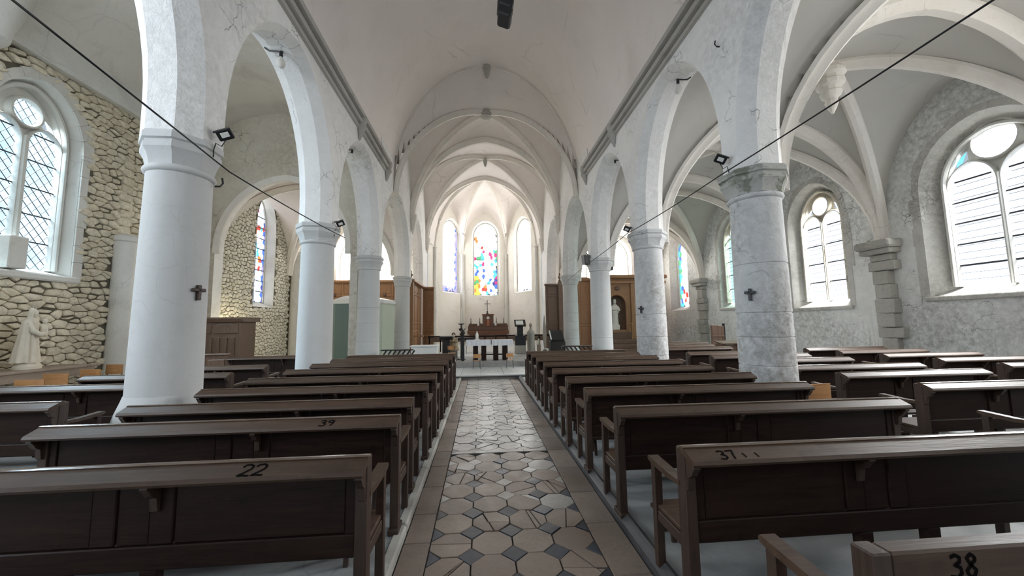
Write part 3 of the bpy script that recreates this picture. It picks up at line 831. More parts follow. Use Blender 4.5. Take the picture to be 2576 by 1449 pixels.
# wall shafts
def block_shaft(y_, label, cap=True, mat=M['stone_brown']):
    root = struct('trim_3', label)
    z = 0.0; k = 0
    while z < 3.3:
        h = random.uniform(.22,.46); w_ = random.uniform(.22,.36); dd = random.uniform(.14,.26)
        z1 = min(z+h, 3.35)
        b = MB(); b.box(10.7-dd, 10.9, y_-w_+random.uniform(-.07,.07), y_+w_*.9+random.uniform(-.07,.07), z+.006, z1-.006, .02)
        b.build('stone_block', M['block'], root); z = z1
    MB().box(10.34, 10.9, y_-.40, y_+.40, 3.36, 3.50, .03).build('stone_block', M['block'], root)
    MB().box(10.26, 10.9, y_-.46, y_+.46, 3.50, 3.72, .05).build('stone_block', M['block'], root)
    return root
block_shaft(9.3, 'wall shaft of rough exposed blocks between the two bright windows')
for y_, lb in ((13.25,'wall shaft hidden behind the patched pillar'), (17.85,'slim wall shaft of brown stone before the altarpiece')):
    block_shaft(y_, lb)
ls = struct('trim_4', 'half round plaster shaft standing against the rubble wall')
MB().lathe([(.22,0),(.22,3.75),(.25,3.78),(.25,3.88),(.16,3.95)], 20, -9.08, 9.98).build('shaft', M['stone_pale'], ls, 40)
for k in range(9):
    w_ = random.uniform(.10,.2); z = 3.95 + k*.21
    MB().box(-9.25, -9.12+random.uniform(0,.03), 9.98-w_+random.uniform(-.08,.05), 9.98+w_*.9, z+.01, z+.20, .03).build('stone_block', M['rubble'], ls)
ls = struct('trim_5', 'round plaster shaft beside the blue stained window')
MB().lathe([(.22,0),(.22,4.9),(.27,5.0),(.3,5.15),(.2,5.2)], 16, -9.0, 18.5).build('shaft', M['stone_pale'], ls, 40)

# ------------------------------------------------------------------ rubble stones
def voronoi(a0, a1, z0, z1, da, dz, jit=.42):
    P = {}; na = int((a1-a0)/da)+1; nz = int((z1-z0)/dz)+1
    for j in range(-1, nz+1):
        for i in range(-1, na+1):
            off = .5*da if j % 2 else 0
            P[i, j] = (a0 + i*da + off + random.uniform(-jit, jit)*da, z0 + (j+.5)*dz + random.uniform(-jit, jit)*dz)
    kz = da/dz   # stretch so cells keep their aspect
    out = []
    for j in range(nz):
        for i in range(na):
            c = P[i, j]
            pl = [(c[0]-da*1.3,c[1]-dz*1.3),(c[0]+da*1.3,c[1]-dz*1.3),(c[0]+da*1.3,c[1]+dz*1.3),(c[0]-da*1.3,c[1]+dz*1.3)]
            for dj in (-1,0,1):
                for di in (-2,-1,0,1,2):
                    q = P.get((i+di, j+dj))
                    if q is None or (di == 0 and dj == 0): continue
                    nx, ny = q[0]-c[0], (q[1]-c[1])*kz*kz
                    pl = clip(pl, (c[0]+q[0])/2, (c[1]+q[1])/2, nx, ny)
                    if len(pl) < 3: break
                if len(pl) < 3: break
            if len(pl) >= 3: out.append((c, pl))
    return out
def chaikin(pl):
    out = []
    for i in range(len(pl)):
        a, b_ = pl[i], pl[(i+1) % len(pl)]
        out.append((a[0]*.86+b_[0]*.14, a[1]*.86+b_[1]*.14)); out.append((a[0]*.14+b_[0]*.86, a[1]*.14+b_[1]*.86))
    return out
def stone(mb, W_, pl, prot):
    n = len(pl); cx = sum(p[0] for p in pl)/n; cz = sum(p[1] for p in pl)/n
    sc = lambda k: [(cx+(p[0]-cx)*k, cz+(p[1]-cz)*k) for p in pl]
    t1, t2 = -prot*.65, -prot
    tl = random.uniform(-.10,.10); tz = random.uniform(-.12,.12)
    R0 = [W_.at(p[0], p[1], .02) for p in sc(1.0)]
    R1 = [W_.at(p[0], p[1], t1 + (p[0]-cx)*tl + (p[1]-cz)*tz) for p in sc(.96)]
    R2 = [W_.at(p[0], p[1], t2 + (p[0]-cx)*tl + (p[1]-cz)*tz) for p in sc(.80)]
    mb.loft([R0, R1, R2])
def in_window(q, a, z, m):
    if abs(a-q['c']) > q['h']+m or z < q['z0']-m*.6: return False
    if z < q['zs']: return True
    t = (a-q['c'])/(q['h']+m)
    return z < q['zs'] + (q['za']-q['zs']+m)*garch(t)
cells = []
for c, pl in voronoi(7.0, 12.72, .02, 7.12, .25, .135):
    if in_window(LW1, c[0], c[1], .15) or abs(c[0]-9.98) < .16 and c[1] < 3.8: continue
    q = inset(pl, random.uniform(.004,.009))
    if len(q) < 3 or area2(q) < .003: continue
    if random.random() < .12: q = inset(q, .02)
    if len(q) < 3: continue
    cells.append((area2(q)/(c[0]**2), c, chaikin(q)))
cells.sort(key=lambda k: -k[0])
rest = MB()
for i, (_, c, q) in enumerate(cells):
    if i < 290:
        mb = MB(); stone(mb, WL, q, random.uniform(.03,.075)); mb.build('stone', M['rubble'], wl, 50)
    else: stone(rest, WL, q, random.uniform(.02,.055))
rest.build('rubble_stones', M['rubble'], wl, 50, kind='stuff')
rest = MB(); cells = []
for c, pl in voronoi(13.2, 18.3, .02, 6.9, .19, .14):
    if in_window(LW2, c[0], c[1], .05): continue
    q = inset(pl, random.uniform(.006,.014))
    if len(q) < 3 or area2(q) < .002: continue
    stone(rest, WL, chaikin(q), random.uniform(.015,.04))
for c, pl in voronoi(18.75, 22.4, .02, 6.9, .22, .16):
    q = inset(pl, .012)
    if len(q) > 2 and area2(q) > .002: stone(rest, WL, q, random.uniform(.015,.04))
rest.build('rubble_stones', M['flint'], wl2, 50, kind='stuff')

# ------------------------------------------------------------------ windows
wn = [0]
def window_root(label):
    wn[0] += 1
    return struct('window_%d' % wn[0], label)
def bar_in(W_, pts, wd, dp, t, name, mat, root, smooth=35, closed=False):
    n = (W_.n[0], W_.n[1], 0)
    MB().sweep([W_.at(a, z, t) for a, z in pts], [(-wd/2,-dp/2),(-wd/2,dp/2*.4),(-wd/4,dp/2),(wd/4,dp/2),(wd/2,dp/2*.4),(wd/2,-dp/2)], n, closed).build(name, mat, root, smooth)
def pane(W_, poly, t, mat, root, name='pane'):
    MB().add([W_.at(a, z, t) for a, z in poly], [tuple(range(len(poly)))]).build(name, mat, root)
def lancet(c, h, z0, zs, za, R=1.15, n=16): return arch_curve(c, h, z0, zs, za, R, n)
def lattice(W_, q_in, a0, a1, z0, z1, sp, t, root, wd=.012):
    """diamond lead lattice clipped to shape function"""
    b = MB(); n = Vector((W_.n[0], W_.n[1], 0))
    for sgn in (1, -1):
        k = -40
        while k < 60:
            segs = []; inside = False
            # line z = z0 + sgn*(a-a0)*1.25 + k*sp
            N = 60; prev = None
            for i in range(N+1):
                a = a0 + (a1-a0)*i/N; z = z0 + sgn*(a-a0)*1.25 + k*sp
                ins = z0 < z < z1 and q_in(a, z)
                if ins and prev is None: prev = (a, z)
                if ins: last = (a, z)
                if (not ins or i == N) and prev is not None:
                    if abs(last[0]-prev[0]) > .01:
                        b.sweep([W_.at(*prev, t), W_.at(*last, t)], [(-wd/2,-.006),(-wd/2,.006),(wd/2,.006),(wd/2,-.006)], n)
                    prev = None
            k += 1
    b.build('lead_lattice', M['lead'], root)
def inside_arch(c, h, z0, zs, za, R=1.15):
    def f(a, z):
        if abs(a-c) > h or z < z0: return False
        return z < zs or z < zs + (za-zs)*garch((a-c)/h, R)
    return f
def hbars(W_, c, h, zlist, t, root, mat=None, wd=.022):
    for z in zlist:
        hh = h(z) if callable(h) else h
        b = MB().sweep([W_.at(c-hh, z, t), W_.at(c+hh, z, t)], [(-wd/2,-.012),(-wd/2,.012),(wd/2,.012),(wd/2,-.012)], (W_.n[0],W_.n[1],0))
        b.build('saddle_bar', mat or M['iron'], root)
def two_light(W_, q, label, glassmat, t, bar_step, lat=True, mullion=M['stone_pale'], osz=.36, mw_=.12, side=None):
    root = window_root(label)
    g = q['splay']; c = q['c']; H = q['h']-g; z0 = q['z0']+q['sill']; zs = q['zs']; za = q['za']-g
    # outer frame moulding
    bar_in(W_, lancet(c, H-.02, z0, zs, za-.02, q['R'], 26), .09, .16, t-.10, 'outer_frame', mullion, root)
    bar_in(W_, lancet(c, H-.06, z0, zs, za-.06, q['R'], 26), .05, .10, t-.04, 'inner_frame', mullion, root)
    hl = (H-.06-mw_/2)/2; zl = zs - .08; zal = zl + hl*1.25
    for s in (-1, 1):
        cc = c + s*(mw_/2 + hl)
        L_ = lancet(cc, hl, z0, zl, zal, 1.25)
        pane(W_, L_, t, glassmat, root)
        bar_in(W_, lancet(cc, hl-.0, z0, zl, zal-.0, 1.25), .045, .13, t-.05, 'lancet_frame', mullion, root)
        ins = inside_arch(cc, hl-.03, z0, zl, zal-.04, 1.25)
        if lat: lattice(W_, ins, cc-hl, cc+hl, z0, zal, .215, t-.012, root, .009)
        zz = []; z = z0 + bar_step
        while z < zal-.12:
            zz.append(z); z += bar_step
        hbars(W_, cc, lambda z, hl=hl, zl=zl, zal=zal: hl-.02 if z < zl else hl*.75, zz, t-.03, root, None, .022 if lat else .034)
        if not lat:
            zz = [z0 + .16*k for k in range(1, int((zal-z0-.2)/.16))]
            hbars(W_, cc, lambda z, hl=hl, zl=zl: hl-.02 if z < zl else hl*.7, zz, t-.01, root, M['lead'], .007)
    bar_in(W_, [(c, z0), (c, zl+.12)], mw_, .16, t-.07, 'mullion', mullion, root)
    oz = zal + osz*.80
    oc = [(c + osz*cos(2*pi*i/28), oz + osz*1.05*sin(2*pi*i/28)) for i in range(28)]
    pane(W_, oc, t, glassmat, root, 'oculus_pane')
    bar_in(W_, oc, .07, .13, t-.05, 'oculus_frame', mullion, root, 35, True)
    if lat: lattice(W_, lambda a, z: (a-c)**2 + ((z-oz)/1.05)**2 < (osz-.03)**2, c-osz, c+osz, oz-osz, oz+osz, .215, t-.012, root, .009)
    for s in (-1, 1):   # small spandrel lights between oculus and frame
        ax = c + s*(H*.68); zz = zal + .05
        pane(W_, [(ax-.13*s, zz+.22), (ax+.06*s, zz+.05), (ax+.12*s, zz-.20), (ax-.02*s, zz-.06)], t, side or glassmat, root, 'spandrel_pane')
    # stone plate behind tracery so no gaps leak
    fo = inside_arch(c, H+.02, z0-.02, zs, za+.01, q['R'])
    fl2 = [inside_arch(c+s*(mw_/2+hl), hl, z0, zl, zal, 1.25) for s in (-1, 1)]
    def hole(a, z):
        if any(g_(a, z) for g_ in fl2) or (a-c)**2 + ((z-oz)/1.05)**2 < osz**2: return True
        for s in (-1, 1):
            ax = c + s*(H*.68); u_, v_ = (a-ax)*s, z-(zal+.05)
            if -.13 < u_ < .12 and -.2 < v_ < .22 and v_ < .135-.66*u_-.0 and v_ > -.06-.9*(u_+.02): return True
        return False
    bt = MB(); st_ = .025; ny = int((za-z0)/st_)+2; nx = int(2*H/st_)+2
    for j in range(ny):
        zc = z0-.01+(j+.5)*st_; run = None
        for i in range(nx+1):
            ac = c-H-.01+(i+.5)*st_; ok = i < nx and fo(ac, zc) and not hole(ac, zc)
            if ok and run is None: run = ac-st_/2
            if not ok and run is not None:
                bt.add([W_.at(run, zc-st_/2, t+.012), W_.at(ac-st_/2, zc-st_/2, t+.012), W_.at(ac-st_/2, zc+st_/2, t+.012), W_.at(run, zc+st_/2, t+.012)], [(0,1,2,3)]); run = None
    if bt.v: bt.build('tracery_plate', mullion, root)
    return root
w1 = two_light(WL, LW1, 'tall two light window with diamond leading and oculus, in the rubble wall', M['glass_sky'], .34, .56, osz=.27, mw_=.10)
# painted stone surround of the first window (dressed quoins)
def quoins(W_, q, root, wmin, wmax, mat, t0=.03, both=True, hmin=.28, hmax=.48):
    for s in ((-1, 1) if both else (1,)):
        z = q['z0']-.05
        while z < q['zs']-.02:
            h = random.uniform(hmin,hmax); z1 = min(z+h, q['zs']); ww = random.uniform(wmin, wmax)
            a0 = q['c']+s*q['h']; a1 = a0+s*ww
            b = MB(); lo, hi = min(a0,a1), max(a0,a1)
            b.prism([(lo+.004,z+.004),(hi-.004,z+.004),(hi-.004,z1-.004),(lo+.004,z1-.004)], .04, -t0, lambda a, zz, t: W_.at(a, zz, t)); b.build('quoin', mat, root); z = z1
    n = 11
    for i in range(n):
        ta, tb = -cos(pi*i/n), -cos(pi*(i+1)/n); ww = random.uniform(wmin, wmax)
        e = lambda t, k: (q['c']+(q['h']+k)*t, q['zs']+(q['za']-q['zs']+k)*garch(t, q.get('R',1.15)))
        m_ = (ta+tb)/2; d = .004
        poly = [e(ta,0), e(m_,0), e(tb,0), e(tb,ww), e(m_,ww), e(ta,ww)]
        cx = sum(p[0] for p in poly)/6; cz = sum(p[1] for p in poly)/6
        poly = [(cx+(p[0]-cx)*.985, cz+(p[1]-cz)*.985) for p in poly]
        MB().prism(poly, .04, -t0, lambda a, zz, t: W_.at(a, zz, t)).build('voussoir', mat, root)
quoins(WL, LW1, w1, .16, .28, M['stone_pale'], .035)
MB().box(-9.25, -9.10, 7.0, 9.05, 2.62, 2.76, .03).build('sill', M['stone_pale'], w1)
MB().box(-9.45, -9.10, 7.72, 8.02, 2.80, 3.42, .02).build('pier_block', M['stone_pale'], w1)
SP = glass('spandrel teal glass', (.10,.62,.78), 1.1, (.15,.30,.9), 4)
labs = ['broad overexposed two light window nearest on the damaged wall', 'narrower overexposed two light window beyond the block shaft', 'greenish window half hidden by the patched pillar']
for k in range(3):
    r_ = two_light(WR, RW[k], labs[k], M['glass_bright'] if k < 2 else M['glass_green_clear'], RW[k]['depth']-.03, .5 if k == 0 else .62, False, M['stone_brown'] if k else M['stone_pale'], .40 if k == 0 else .30, .05, SP if k == 0 else None)
    quoins(WR, RW[k], r_, .14, .26, M['quoin'], .012)
    MB().box(10.62, 10.9, RW[k]['c']-RW[k]['h']-.1, RW[k]['c']+RW[k]['h']+.1, RW[k]['z0']-.10, RW[k]['z0']+.01, .02).build('sill', M['quoin'], r_)

def stained(W_, q, label, da, dz, colour, t, gap=.006, lead=True, frame=True, R=None):
    root = window_root(label)
    g = q['splay']; c = q['c']; H = q['h']-g; z0 = q['z0']+q['sill']; zs = q['zs']; za = q['za']-g; R = R or q['R']
    shape = lancet(c, H, z0, zs, za, R, 20)
    pane(W_, shape, t+.01, M['lead'], root, 'lead_came')
    # convexity lets us clip cells to the outline edges
    for cc, pl in voronoi(c-H, c+H, z0, za, da, dz, .34):
        for i in range(len(shape)):
            a, b_ = shape[i], shape[(i+1) % len(shape)]
            ex, ey = b_[0]-a[0], b_[1]-a[1]
            pl = clip(pl, a[0], a[1], -ey, ex)
            if len(pl) < 3: break
        if len(pl) < 3: continue
        pl = inset(pl, gap/2)
        if len(pl) < 3 or area2(pl) < 3e-4: continue
        u = (cc[0]-c)/H; v = (cc[1]-z0)/(za-z0)
        MB().prism(pl, t, t-.012, lambda a, z, tt: W_.at(a, z, tt)).build('glass_piece', SG[colour(u, v)], root)
    if frame: bar_in(W_, lancet(c, H, z0, zs, za, R, 26), .07, .07, t-.03, 'frame', M['stone_pale'], root)
    return root, c, H, z0, zs, za
def col_centre(u, v):
    r = random.random()
    if v > .80: return 'white' if r < .85 else random.choice(['ice','pale'])
    if v > .62: return 'white' if r < .6 else random.choice(['orange','red','ice','pale','white']) if u < .1 else random.choice(['white','ice'])
    if v > .42: return random.choice(['white','white','pale','magenta','cyan','ice','white','green'])
    if v > .25: return random.choice(['white','ice','cyan','white','pale','blue','white'])
    if u < -.5: return random.choice(['yellow','orange','green'])
    if u < .1: return random.choice(['white','red','orange','white','pale'])
    if u < .6: return random.choice(['cyan','blue','white','ice','white'])
    return random.choice(['magenta','deep','blue','red']) if v > .06 else 'ice'
def col_blue(u, v):
    r = random.random()
    if abs(u) > .82: return random.choice(['blue','violet','deep'])
    if .30 < v < .74:
        if .67 < v < .73 and abs(u) < .5: return random.choice(['orange','red'])
        if .60 < v < .67 and abs(u) < .4: return random.choice(['white','pale','orange'])
        if v < .42: return random.choice(['red','orange','ice','pale','ice','pale'])
        if abs(u) > .45: return random.choice(['red','ice','cyan','pale','ice','pale'])
        return random.choice(['white','cyan','pale','pale','ice','white'])
    if .84 < v < .90 and abs(u) < .2: return 'magenta'
    return random.choice(['ice','pale','pale','ice','white'])
W_, q, _o = apw[1]
r_, *_a = stained(W_, q, 'tall round headed central apse window in bold colours on white', .20, .24, col_centre, .27)
hbars(W_, q['c'], q['h']-.16, [4.6,5.5,6.4,7.3], .22, r_)
W_, q, _o = apw[0]
r_, *_a = stained(W_, q, 'pale apse lancet with a lilac leaded border', .16, .22, lambda u, v: ('violet' if random.random() < .8 else 'blue') if u > .72 or v < .06 else ('white' if random.random() < .9 else 'ice'), .27, .022)
W_, q, _o = apw[2]
r_, *_a = stained(W_, q, 'plain glaring white apse lancet', .3, .4, lambda u, v: 'white', .27, .003)
r_, c, H, z0, zs, za = stained(WL, LW2, 'blue stained glass lancet with red figure panel in the rubble wall', .14, .19, col_blue, .42, .018)
hbars(WL, c, H-.02, [z0+.45*i for i in range(1, 9)], .39, r_, M['lead'], .03)
bar_in(WL, [(c, z0), (c, za-.1)], .03, .02, .40, 'lead_bar', M['lead'], r_)
def col_right(u, v):
    if u > .5: return random.choice(['green','cyan','ice','blue'])
    if u < -.6: return random.choice(['red','magenta','violet','ice'])
    if v > .88: return 'red'
    return random.choice(['white','white','pale','ice','white','red' if v < .3 else 'white'])
stained(WR, RW[3], 'narrow coloured window near the altarpiece, blue green and red', .2, .24, col_right, .42)
for W_, hs, lab in ((WEL, HL, ['white lancet above the panelling, booth side', 'white lancet above the panelling, chancel side']), (WER, HR, ['white lancet above the plain panels', 'white lancet above the statue altarpiece'])):
    for q, lb in zip(hs, lab):
        root = window_root(lb)
        g = q['splay']; H = q['h']-g; z0 = q['z0']+q['sill']
        pane(W_, lancet(q['c'], H, z0, q['zs'], q['za']-g, q['R']), .37, M['glass_bright2'], root)
        bar_in(W_, lancet(q['c'], H, z0, q['zs'], q['za']-g, q['R'], 24), .06, .08, .33, 'frame', M['stone_pale'], root)
        bar_in(W_, [(q['c'], z0), (q['c'], q['za']-.4)], .02, .02, .35, 'lead_bar', M['lead'], root)
        hbars(W_, q['c'], H-.02, [z0+.4*i for i in range(1, 5)], .35, root, M['lead'], .018)

# ------------------------------------------------------------------ pews
def pew_parts(Ln, s, flat_top=False, mid=True):
    """one pew, aisle end at x=0, running to x=s*Ln; y=0 back plane, +y towards the altar"""
    root = bpy.data.objects.new('pew', None); COL.objects.link(root); root.empty_display_size = .1
    X = lambda a: s*a
    H = .865
    def bx(name, a0, a1, y0, y1, z0, z1, mat, c=.006, parent=root):
        return MB().box(X(a0), X(a1), y0, y1, z0, z1, c).build(name, mat, parent)
    pt = .062
    for a0 in (0, Ln-pt):
        e = bx('back_post', a0, a0+pt, .0 if not flat_top else -.016, .085 if not flat_top else .054, 0, H-.012 if not flat_top else H+.001, M['pew_end'])
        bx('foot_block', a0-.008, a0+pt+.008, -.03, .13, 0, .045, M['pew_end'], .006, e)
    if not flat_top:
        poly = [(.04,H),(.010,H+.003),(-.098,H-.040),(-.108,H-.058),(-.100,H-.072),(.0,H-.035),(.04,H-.03)]
        MB().prism(poly, -.004, Ln+.004, lambda a, z, t: (X(t), a, z)).build('ledge', M['pew_ledge'], root)
        MB().prism([(.043,H+.002),(.010,H+.007),(-.006,H+.003),(-.002,H-.004),(.043,H-.004)], -.005, Ln+.005, lambda a, z, t: (X(t), a, z)).build('ledge_glint_strip', M['pew_glint'], root, label='polished upper edge, lightened for its glint')  # thin strip added to carry the painted glint line
        for a in (.006, Ln*.40, Ln-.006-.035):
            br = [(.0,H-.04),(-.085,H-.072),(-.088,H-.085),(-.07,H-.105),(-.055,H-.13),(-.025,H-.15),(-.016,H-.215),(.0,H-.225)]
            MB().prism(br, a, a+.035, lambda p, z, t: (X(t), p, z)).build('bracket', M['pew_end'], root)
    else:
        bx('top_rail', pt+.002, Ln-pt-.002, -.012, .05, H-.14, H, M['pew_ledge'], .008)
    top = H-.04 if not flat_top else H-.145
    bx('upper_rail', pt, Ln-pt, .012, .045, top-.05, top, M['pew'])
    bx('lower_rail', pt, Ln-pt, .008, .045, .36, .475, M['pew'])
    st = .13; mids = [Ln*.40, Ln*.40+.27]
    bx('stile', pt, pt+.05, .012, .042, .475, top-.05, M['pew'])
    bx('stile', Ln-pt-.05, Ln-pt, .012, .042, .475, top-.05, M['pew'])
    for m_ in mids: bx('stile', m_-.055, m_+.055, .010, .042, .478, top-.05, M['pew'], .008)
    for a0, a1 in ((pt+.055, mids[0]-.062), (mids[0]+.062, mids[1]-.062), (mids[1]+.062, Ln-pt-.055)):
        bx('back_panel', a0, a1, .020, .036, .478, top-.052, M['pew'], .004)
    bx('seat', .02, Ln-.02, .07, .455, .365, .395, M['pew_ledge'], .008)
    for a0 in (.005, Ln-.055):
        bx('front_post', a0, a0+.05, .385, .435, 0, .645, M['pew_end'])
        bx('side_rail', a0+.008, a0+.042, .085, .385, .30, .365, M['pew_end'])
        arm = [(.06,.640),(.20,.632),(.40,.640),(.455,.652),(.462,.668),(.45,.680),(.40,.676),(.20,.664),(.06,.668)]
        MB().prism(arm, a0-.008, a0+.058, lambda p, z, t: (X(t), p, z)).build('armrest', M['pew_ledge'], root)
    if mid:
        for m_ in (mids[0]+.05, mids[1]+.2):
            if m_ < Ln-.2: bx('middle_leg', m_-.04, m_+.04, .015, .07, 0, .36, M['pew'])
    kn = bx('kneeler', .16, Ln*.96, -.36, -.20, .175, .205, M['pew_end'], .006)
    for a in (.24, Ln*.85):
        for dy in (-1, 1):
            MB().prism([(-.28+dy*.03,.176),(-.28+dy*.055,.176),(-.28+dy*.085,0),(-.28+dy*.06,0)], a, a+.03, lambda p, z, t: (X(t), p, z)).build('kneeler_leg', M['pew_end'], kn)
    return root
ORD = ['first', 'second', 'third', 'fourth', 'fifth', 'sixth', 'seventh', 'eighth', 'ninth', 'tenth', 'eleventh']
PROTO = {}
def place_pew(key, x, y, z, label, group, rz=0.0):
    if key not in PROTO:
        PROTO[key] = pew_parts(*key); o = PROTO[key]; o['used'] = 0
    if PROTO[key]['used']: o = copy_tree(PROTO[key])
    else: o = PROTO[key]
    PROTO[key]['used'] = 1
    if 'used' in o and o is not PROTO[key]: del o['used']
    o.location = (x, y, z); o.rotation_euler = (0, 0, rz)
    o['label'] = label; o['category'] = 'pew'; o['group'] = group
    return o
ZL, ZR = .05, .05
lrows = [2.13, 3.05, 3.76, 4.62, 5.50, 6.50, 7.45, 8.40, 9.35]
lx = [-.90, -.93, -.95, -.93, -.93, -.93, -.93, -.93, -.93]
llab = {0: 'front row dark oak pew cut by the picture edge, 22 painted on its ledge', 1: 'whole dark oak pew behind the front row, 39 painted near its kerb end'}
rnl = ['next pew beyond the one numbered 39, ledge end before the flared pillar foot', 'second pew beyond the one numbered 39, hiding the foot of the flared pillar', 'third pew beyond the one numbered 39, beside the white kerb',
       'fourth pew beyond the one numbered 39, beside the white kerb', 'fourth pew from the chancel step, beside the white kerb', 'third pew from the chancel step, beside the white kerb', 'second pew from the chancel step, beside the white kerb', 'pew closest to the chancel step, beside the white kerb']
rnl = rnl[:3] + ['fourth pew from the chancel step, beside the white kerb', 'third pew from the chancel step, beside the white kerb', 'second pew from the chancel step, beside the white kerb', 'pew closest to the chancel step, beside the white kerb']
pl = []
for i, y_ in enumerate(lrows):
    pl.append(place_pew((2.52, -1), lx[i], y_, ZL, llab.get(i) or 'dark oak ' + rnl[i-2], 'pews beside the white kerb', random.uniform(-.004, .004)))
rrows = [2.06, 3.09, 4.02, 4.88, 5.78, 6.74, 7.70, 8.65, 9.55]
rx = [.80, .80, .80, .79, .79, .81, .82, .84, .84]
rlab = ['reddish oak pew with white edge highlight, 37 and tally strokes painted beside its arm', 'dark oak pew with worn ledge, next beyond the one numbered 37', 'second oak pew beyond the one numbered 37, plywood chair at its far end',
        'third oak pew beyond the one numbered 37, ending before the patched pillar', 'fourth oak pew beyond the one numbered 37, beside the kerb timber', 'fourth pew from the chancel step, beside the kerb timber', 'third pew from the chancel step, beside the kerb timber', 'second pew from the chancel step, beside the kerb timber', 'pew closest to the chancel step, beside the kerb timber']
pr_ = []
for i, y_ in enumerate(rrows):
    pr_.append(place_pew((2.52, 1), rx[i], y_, ZR, rlab[i], 'pews beside the kerb timber', random.uniform(-.004, .004)))
p38 = pew_parts(2.52, 1, True); p38.location = (.835, 1.10, ZR)
p38['label'] = 'flat topped oak pew with a bold number 38 on its back rail'; p38['category'] = 'pew'; p38['group'] = 'pews beside the kerb timber'
# aisle pews, damaged-plaster side: two files
ay = [2.85, 3.74, 4.66, 5.48, 6.55, 7.45, 8.35]
al = ['aisle pew at the picture edge level with the pew numbered 37', 'pale topped aisle pew nearest beyond the long pews, by the patched pillar', 'aisle pew standing directly beside the patched pillar', 'broad topped aisle pew just behind the patched pillar', 'second aisle pew behind the patched pillar', 'third aisle pew behind the patched pillar', 'fourth aisle pew behind the patched pillar']
for i, y_ in enumerate(ay):
    place_pew((2.1, 1), 4.38 if i != 3 else 4.45, y_, ZR, 'brown ' + al[i], 'aisle pews behind the patched pillar', random.uniform(-.006, .006))
by = [4.35, 5.2, 6.05, 6.98, 7.95, 8.85]
bl = ['pew partly cut by the picture edge under the broad bright window', 'second pew under the broad bright window', 'third pew under the broad bright window', 'pew under the rough block shaft', 'pew just beyond the block shaft', 'short view of the rearmost pew along the damaged wall']
for i, y_ in enumerate(by):
    place_pew((2.1, 1), 7.58 + .03*i, y_, ZR, 'brown oak ' + bl[i], 'pews along the damaged wall', random.uniform(-.006, .006))
for x_, y_, lb in ((4.42, 9.95, 'brown bench row behind the second flaking pillar'), (4.7, 11.2, 'brown wide pew in front of the leaning board'), (5.4, 12.6, 'low pew before the altarpiece steps')):
    place_pew((2.1, 1), x_, y_, ZR, lb, 'pews before the altarpiece')
# aisle pews, rubble-wall side
for x_, y_, lb in ((-4.37, 4.10, 'dark pew with bluish sheen at the left picture edge, beside the flared pillar'), (-4.47, 5.28, 'dark pew with bluish sheen behind the flared pillar, near the plywood chairs'),
                   (-4.17, 6.30, 'short end of a dark pew just past the flared pillar'), (-4.25, 7.45, 'dark aisle pew with carved end bracket before the second rubble-side pillar'), (-4.25, 9.75, 'dark partitioned pew in front of the blue window bay')):
    place_pew((2.1, -1), x_, y_, ZL, lb, 'aisle pews on the rubble-wall side', random.uniform(-.006, .006))

# painted numbers: strokes lying on the ledges
DIG = {'2': [[(0,.78),(.12,.95),(.45,1),(.7,.85),(.68,.6),(.35,.28),(0,.02),(.35,.05),(.8,0)]],
       '3': [[(.05,.9),(.35,1),(.65,.88),(.62,.68),(.3,.55),(.65,.45),(.72,.2),(.45,.02),(0,.1)]],
       '7': [[(0,.95),(.7,1),(.5,.5),(.4,0)]],
       '8': [[(.6,.85),(.35,1),(.1,.82),(.3,.55),(.65,.3),(.5,.03),(.2,.03),(.05,.28),(.35,.55),(.62,.72),(.6,.85)]],
       '9': [[(.7,.75),(.45,.55),(.1,.65),(.1,.9),(.4,1),(.68,.88),(.66,.5),(.45,.05)]],
       "'": [[(.2,.7),(.3,.5)]], '1': [[(.2,.8),(.3,.15)]]}
def number(pew, txt, x0, size, wd, onface=False, gap=.95):
    for k, chs in enumerate(txt):
        b = MB()
        for st in DIG[chs]:
            pts = []
            for i in range(len(st)-1):
                for j in range(4):
                    t = j/4; pts.append((st[i][0]+(st[i+1][0]-st[i][0])*t, st[i][1]+(st[i+1][1]-st[i][1])*t))
            pts.append(st[-1]); P3 = []
            for a, c in pts:
                xx = x0 + (k*gap + a)*size
                if onface: P3.append((xx, -.0125, .782 + c*size*1.25))
                else:
                    d = .092 - c*size*1.05      # distance down from the crest
                    P3.append((xx, -d, .868 - (d+.010)*.398 + .0012))
            nr = (0,-1,0) if onface else (0,-.37,.929)
            b.sweep(P3, [(-wd,-.0012),(-wd,.0008),(wd,.0008),(wd,-.0012)], nr)
        b.build('painted_number', M['ink'], pew)
number(pl[0], '22', -.60, .068, .0052)
number(pl[1], '39', -.565, .060, .0055)
number(pr_[0], '37', .16, .056, .0048)
number(pr_[0], "1", .29, .045, .0025)
number(pr_[0], "1", .36, .045, .0025)
number(p38, '38', .25, .052, .0050, True, 1.0)

